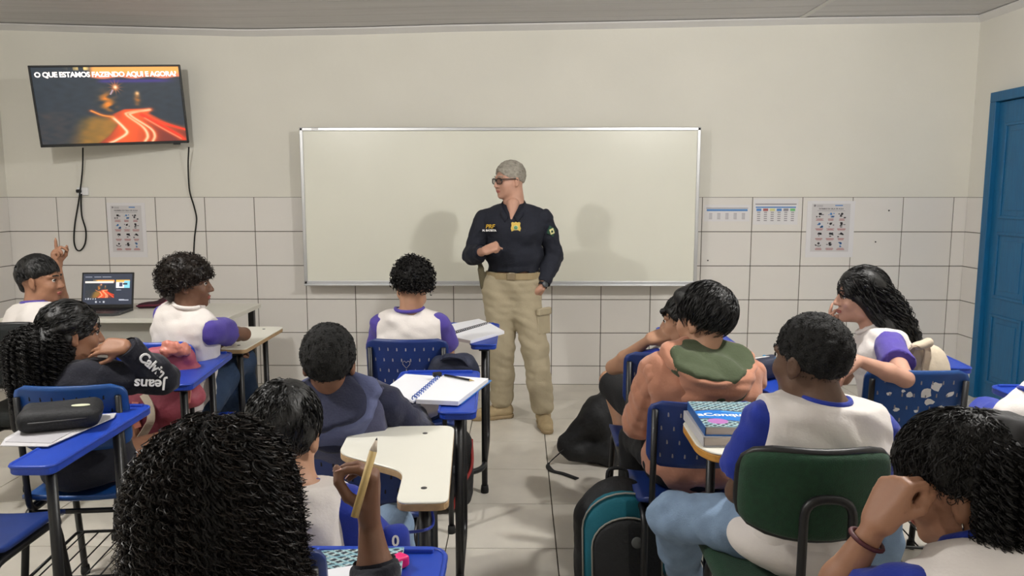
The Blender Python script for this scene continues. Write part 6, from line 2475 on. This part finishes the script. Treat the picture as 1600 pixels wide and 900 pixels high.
S = Solid(0.0025); S.box((0, 0, 0.014), (0.027, 0.015, 0.012), rad=0.006, k=0.002); S.ell((-0.012, 0, 0.020), [0.014, 0.014, 0.009], None, 0.004); S.ell((0, 0.022, 0.014), [0.02, 0.010, 0.03], None, 0.002, sub=True); S.ell((0, -0.022, 0.014), [0.02, 0.010, 0.03], None, 0.002, sub=True)
place('shell', S.mesh('shell', M['pink']), sh_)
MB().bbox((-0.012, 0, 0.029), (0.012, 0.010, 0.003), 0.001).build('window', mat('pink_dark', (206, 60, 120), 0.4), sh_)

# the raised pencil
pa, pb = P(589, 684, 1.285), P(554, 808, 1.25)
pl = empty('wooden_pencil', pb, label='pale wooden pencil held upright in the raised hand', cat='pencil')
MB().tube([pb, pa.lerp(pb, 0.17)], 0.0072, 6).build('barrel', M['wood'], pl, True)
MB().tube([pa.lerp(pb, 0.17), pa.lerp(pb, 0.03)], 0.0072, 6, r2=0.0022).build('sharpened_end', mat('bare_wood', (214, 200, 184), 0.6), pl, True)
MB().tube([pa.lerp(pb, 0.03), pa], 0.0022, 6, r2=0.0005).build('lead', M['graphite'], pl, True)

# pouch on the teacher's table
tp = PZ(243, 481, 0.751)
po = empty('pouch', (tp.x, tp.y, 0.751), rz=0.25, label='burgundy and black pouch lying on the white table beside the laptop', cat='pouch')
S = Solid(0.006)
S.cap((-0.10, 0, 0.016), (0.05, 0, 0.022), 0.020, 0.026, 0.02); S.cap((-0.10, 0.05, 0.014), (0.05, 0.05, 0.02), 0.018, 0.024, 0.03)
S.cap((0.05, 0.03, 0.03), (0.12, 0.04, 0.11), 0.032, 0.030, 0.03)
S.bump(0.004, 40, 3); S.cut((0, 0, 0.001), (0, 0, -1))
place('bag_body', S.mesh('bag_body', mat('burgundy_dark', (52, 22, 32), 0.8, bump=0.15, bscale=90)), po)
MB().tube(spline([(-0.12, -0.012, 0.018), (-0.04, -0.024, 0.022), (0.05, -0.024, 0.03), (0.13, 0.015, 0.11)], 6), 0.006, 6).build('piping', mat('burgundy', (104, 30, 52), 0.7), po)
tag(MB().bbox(PZ(1488, 626, 0.012), (0.04, 0.03, 0.022), 0.008, Matrix.Rotation(0.5, 3, 'Z')).build('paper_scrap', M['white']), 'small white scrap of paper on the floor by the door', 'scrap')


# ------------------------------------------------------------------ bags
def backpack_mesh(w, d, h, seed=1, fold=0.006, res=0.008, slump=0.0):
    S = Solid(res)
    S.box((0, 0, h * 0.42), (w / 2, d / 2, h * 0.42), rad=min(d * 0.42, 0.07), k=0.01)
    S.ell((0, 0.0, h * 0.70), [w * 0.46, d * 0.46, h * 0.30], None, 0.05)
    S.box((slump, -d * 0.45, h * 0.28), (w * 0.38, d * 0.22, h * 0.24), rad=0.035, k=0.03)
    S.bump(fold, 22, seed); S.bump(fold * 0.6, 34, seed + 9, (1, 1, 1), True)
    S.cut((0, 0, 0.002), (0, 0, -1))
    return S


def straps(root, m, w, d, h, side=1):
    for q in (-1, 1):
        MB().strip(spline([(q * w * 0.22, d * 0.42 * side, h * 0.86), (q * w * 0.30, d * 0.72 * side, h * 0.62), (q * w * 0.32, d * 0.66 * side, h * 0.30), (q * w * 0.30, d * 0.46 * side, h * 0.10)], 6), (1, 0, 0), 0.045, 0.012).build('shoulder_strap', m, root)
    MB().tube(spline([(-0.04, 0.02, h * 0.95), (-0.03, 0.02, h * 1.05), (0.03, 0.02, h * 1.05), (0.04, 0.02, h * 0.95)], 5), 0.007, 6).build('carry_loop', m, root)


# black and teal backpack standing on the floor
bg = PZ(968, 925, 0.0)
tb = empty('teal_backpack', (0.375, 2.68, 0), rz=0.10, label='black backpack with a teal arch and grey piping standing on the floor', cat='backpack')
tb.rotation_euler = (math.radians(-9), 0, 0.08)
W_, D_, H_ = 0.325, 0.19, 0.50
S = backpack_mesh(W_, D_, H_, 3, 0.003)
place('bag_body', S.mesh('bag_body', M['bag_black']), tb)


def arch(w, h, z0, n=14):
    pts = [(-w / 2, z0)]
    for k in range(n + 1):
        a = math.pi - math.pi * k / n
        pts.append((math.cos(a) * w / 2, z0 + h - w * 0.42 + math.sin(a) * w * 0.42))
    pts.append((w / 2, z0))
    return pts


def arch_plate(w, h, z0, y0, y1, bulge, m, name, parent):
    pts = arch(w, h, z0)
    n = len(pts)
    mb = MB()
    f = lambda x, z, y: (x, y + bulge * (2 * abs(x) / W_) ** 2, z)
    ins = [(x * 0.90, z0 + (z - z0) * 0.965) for x, z in pts]
    vs = [f(x, z, y1) for x, z in pts] + [f(x, z, y0 + 0.008) for x, z in pts] + [f(x, z, y0) for x, z in ins]
    fs = [(i, i + 1, n + i + 1, n + i) for i in range(n - 1)] + [(n + i, n + i + 1, 2 * n + i + 1, 2 * n + i) for i in range(n - 1)]
    mid = [f(0, z, y0 - 0.004) for x, z in ins]
    vs += mid
    fs += [(2 * n + i, 2 * n + i + 1, 3 * n + i + 1, 3 * n + i) for i in range(n - 1)]
    mb.add(vs, fs, True)
    return mb.build(name, m, parent)


ap = arch_plate(0.30, 0.455, 0.01, -D_ / 2 - 0.030, -0.02, 0.03, M['teal'], 'teal_panel', tb)
ap2 = arch_plate(0.245, 0.375, 0.01, -D_ / 2 - 0.062, -0.02, 0.03, M['bag_black'], 'front_pocket', tb)
for (w, h, y) in ((0.305, 0.458, -D_ / 2 - 0.026), (0.25, 0.378, -D_ / 2 - 0.054)):
    MB().tube([(x, y + 0.03 * (2 * abs(x) / W_) ** 2, z) for x, z in arch(w, h, 0.012)], 0.0035, 6).build('piping', M['piping'], tb)
MB().lathe([(0.020, 0.0), (0.020, 0.006), (0.016, 0.008)], (0.03, -D_ / 2 - 0.064, 0.305), 18, Matrix.Rotation(math.pi / 2, 3, 'X')).build('round_tag', mat('grey_tag', (84, 86, 84), 0.6), tb)
straps(tb, M['bag_black'], W_, D_, H_)

# slumped black bag on the floor below the far blue chair
bb = empty('black_bag', PZ(925, 733, 0.0), rz=0.0, label='slumped black bag with a trailing strap on the floor left of the salmon hoodie', cat='bag')
base = PZ(925, 733, 0.0)
loc = lambda px, py, Y: P(px, py, Y) - base
S = Solid(0.009)
Yb = base.y + 0.10
S.cap(loc(884, 690, Yb), loc(935, 650, Yb), 0.045, 0.085, 0.05)
S.cap(loc(935, 650, Yb), loc(958, 610, Yb), 0.085, 0.06, 0.05)
S.cap(loc(895, 705, Yb), loc(950, 705, Yb), 0.050, 0.085, 0.05)
S.cap(loc(950, 705, Yb), loc(962, 640, Yb), 0.085, 0.08, 0.05)
S.bump(0.009, 20, 4); S.bump(0.006, 30, 9, (1, 1, 1), True)
S.cut((0, 0, 0.003), (0, 0, -1))
place('bag_body', S.mesh('bag_body', M['bag_black']), bb)
MB().strip(spline([loc(880, 703, Yb - 0.06), PZ(858, 724, 0.012) - base, PZ(862, 735, 0.006) - base, PZ(880, 740, 0.006) - base, PZ(902, 748, 0.006) - base], 7), (0.3, 1, 0), 0.028, 0.005).build('strap', M['bag_black'], bb)

# dark backpack with red trim under the notebook
rb = empty('dark_backpack', (-0.375, 3.66, 0.0), rz=0.25, label='black backpack with red trim on the floor beneath the blue spiral notebook', cat='backpack')
S = backpack_mesh(0.28, 0.18, 0.44, 6, 0.005); place('bag_body', S.mesh('bag_body', M['bag_black']), rb)
MB().tube(spline([(0.02, -0.125, 0.02), (0.05, -0.14, 0.12), (0.12, -0.10, 0.22), (0.135, -0.03, 0.34)], 6), 0.008, 6).build('red_trim', mat('red_trim', (150, 40, 36), 0.6), rb)
straps(rb, M['bag_black'], 0.28, 0.18, 0.44)


def soft_bag(name, label, centre, prims, m, seed, fold=0.006):
    root = empty(name, centre, label=label, cat='bag')
    S = Solid(0.008)
    c = Vector(centre)
    for a, b, ra, rb in prims:
        S.cap(Vector(a) - c, Vector(b) - c, ra, rb, 0.045)
    S.bump(fold, 22, seed); S.bump(fold * 0.7, 34, seed + 7, (1, 1, 1), True)
    place('bag_body', S.mesh('bag_body', m), root)
    return root


# navy bag hung on the chair near the officer
nbg = soft_bag('navy_bag', 'soft navy bag hanging on the chair with the heart drawing', P(715, 572, 3.34),
               [(P(690, 574, 3.34), P(725, 572, 3.36), 0.055, 0.050), (P(725, 572, 3.36), P(738, 585, 3.38), 0.045, 0.03), (P(695, 590, 3.36), P(730, 592, 3.38), 0.06, 0.05)], M['bag_navy'], 3)
MB().strip(spline([P(690, 560, 3.30) - Vector(nbg.location), P(700, 556, 3.28) - Vector(nbg.location), P(722, 560, 3.30) - Vector(nbg.location), P(738, 580, 3.33) - Vector(nbg.location)], 6), (0, 1, 0.4), 0.03, 0.006).build('strap', M['bag_navy'], nbg)

# wine-red backpack on the back of the chair of the violet-sleeved child
wc = P(238, 650, 3.15)
wb_ = soft_bag('wine_backpack', 'wine-red backpack with a cream strap hanging behind the girl in the dark sweatshirt', wc,
               [(P(222, 612, 3.16), P(250, 612, 3.16), 0.075, 0.07), (P(226, 640, 3.15), P(256, 642, 3.15), 0.09, 0.08), (P(222, 672, 3.15), P(246, 676, 3.15), 0.085, 0.075)], M['wine'], 5)
MB().strip(spline([Vector(P(224, 616, 3.045)) - wc, Vector(P(234, 634, 3.040)) - wc, Vector(P(236, 655, 3.035)) - wc, Vector(P(228, 672, 3.040)) - wc, Vector(P(216, 690, 3.045)) - wc], 6), (1, 0.2, 0.2), 0.030, 0.008).build('cream_strap', M['cream'], wb_)
MB().strip(spline([Vector(P(212, 628, 3.06)) - wc, Vector(P(210, 650, 3.045)) - wc, Vector(P(216, 668, 3.045)) - wc], 6), (1, 0.2, 0.2), 0.026, 0.008).build('red_strap', M['coral'], wb_)
MB().strip(spline([P(232, 618, 3.20) - wc, P(240, 590, 3.24) - wc, P(252, 560, 3.29) - wc], 6), (1, 0.2, 0.2), 0.030, 0.008).build('shoulder_strap', M['wine'], wb_)
# rose backpack just in front of it
rc_ = P(272, 580, 3.22)
rbk = soft_bag('rose_backpack', 'rose pink backpack with a shiny coral flap hanging behind the afro-haired child', rc_,
               [(P(240, 554, 3.20), P(292, 555, 3.22), 0.026, 0.028), (P(264, 580, 3.22), P(298, 582, 3.24), 0.05, 0.05), (P(272, 622, 3.24), P(302, 620, 3.26), 0.055, 0.05)], M['rose'], 8)
S = Solid(0.006)
S.cap(P(260, 545, 3.165) - rc_, P(286, 546, 3.175) - rc_, 0.026, 0.026, 0.02); S.bump(0.008, 50, 4, (1, 1, 1), True)
place('coral_flap', S.mesh('coral_flap', M['coral']), rbk)
MB().strip(spline([P(288, 590, 3.165) - rc_, P(292, 608, 3.165) - rc_, P(290, 628, 3.17) - rc_], 5), (1, 0, 0), 0.035, 0.01).build('coral_pull', M['coral'], rbk)

# cream bag behind the girl by the door
cc_ = P(1442, 562, 3.02)
cbg = soft_bag('cream_bag', 'cream fabric bag with a knotted strap on the chair by the door', cc_,
               [(P(1430, 558, 3.02), P(1452, 560, 3.02), 0.055, 0.058), (P(1428, 580, 3.02), P(1456, 580, 3.02), 0.06, 0.062), (P(1430, 605, 3.04), P(1455, 605, 3.04), 0.06, 0.06)], M['cream'], 9, 0.003)
MB().strip(spline([P(1418, 560, 2.97) - cc_, P(1428, 543, 2.95) - cc_, P(1445, 541, 2.95) - cc_, P(1449, 553, 2.948) - cc_, P(1444, 582, 2.945) - cc_], 6), (1, 0.2, 0.3), 0.026, 0.008).build('strap', M['cream_shade'], cbg)
S = Solid(0.005); S.ell(P(1436, 540, 2.96) - cc_, [0.030, 0.02, 0.016], None, 0.01); S.cap(P(1436, 540, 2.96) - cc_, P(1450, 536, 2.96) - cc_, 0.014, 0.018, 0.01); S.bump(0.003, 60, 3)
place('knot', S.mesh('knot', M['cream']), cbg)

# little blue bag beside the white tablet
zc = P(618, 846, 1.72)
zb_ = soft_bag('small_bag', 'small royal blue bag with a white ring mark beside the jeans in the foreground', zc,
               [(P(612, 836, 1.72), P(624, 834, 1.73), 0.022, 0.024), (P(610, 858, 1.72), P(622, 862, 1.73), 0.028, 0.028), (P(608, 880, 1.72), P(620, 884, 1.73), 0.028, 0.028)], M['cloth_blue'], 4, 0.002)
vw = nrm(CAM - zc)
t = place('ring_mark', text_mesh('0', 0.034, M['lettering'], 0.002, 0.001), zb_, True)
rx_ = Vector((0, 0, 1)).cross(vw).normalized()
t.matrix_basis = frame_matrix(zc + vw * 0.030, rx_, vw.cross(rx_), vw)
MB().tube(spline([P(622, 834, 1.73) - zc, Vector((-0.225, 1.87, 0.70)) - zc, Vector((-0.225, 1.87, 0.76)) - zc], 6), 0.004, 6).build('cord', M['cloth_blue'], zb_)

bpy.data.scenes.remove(BENCH)
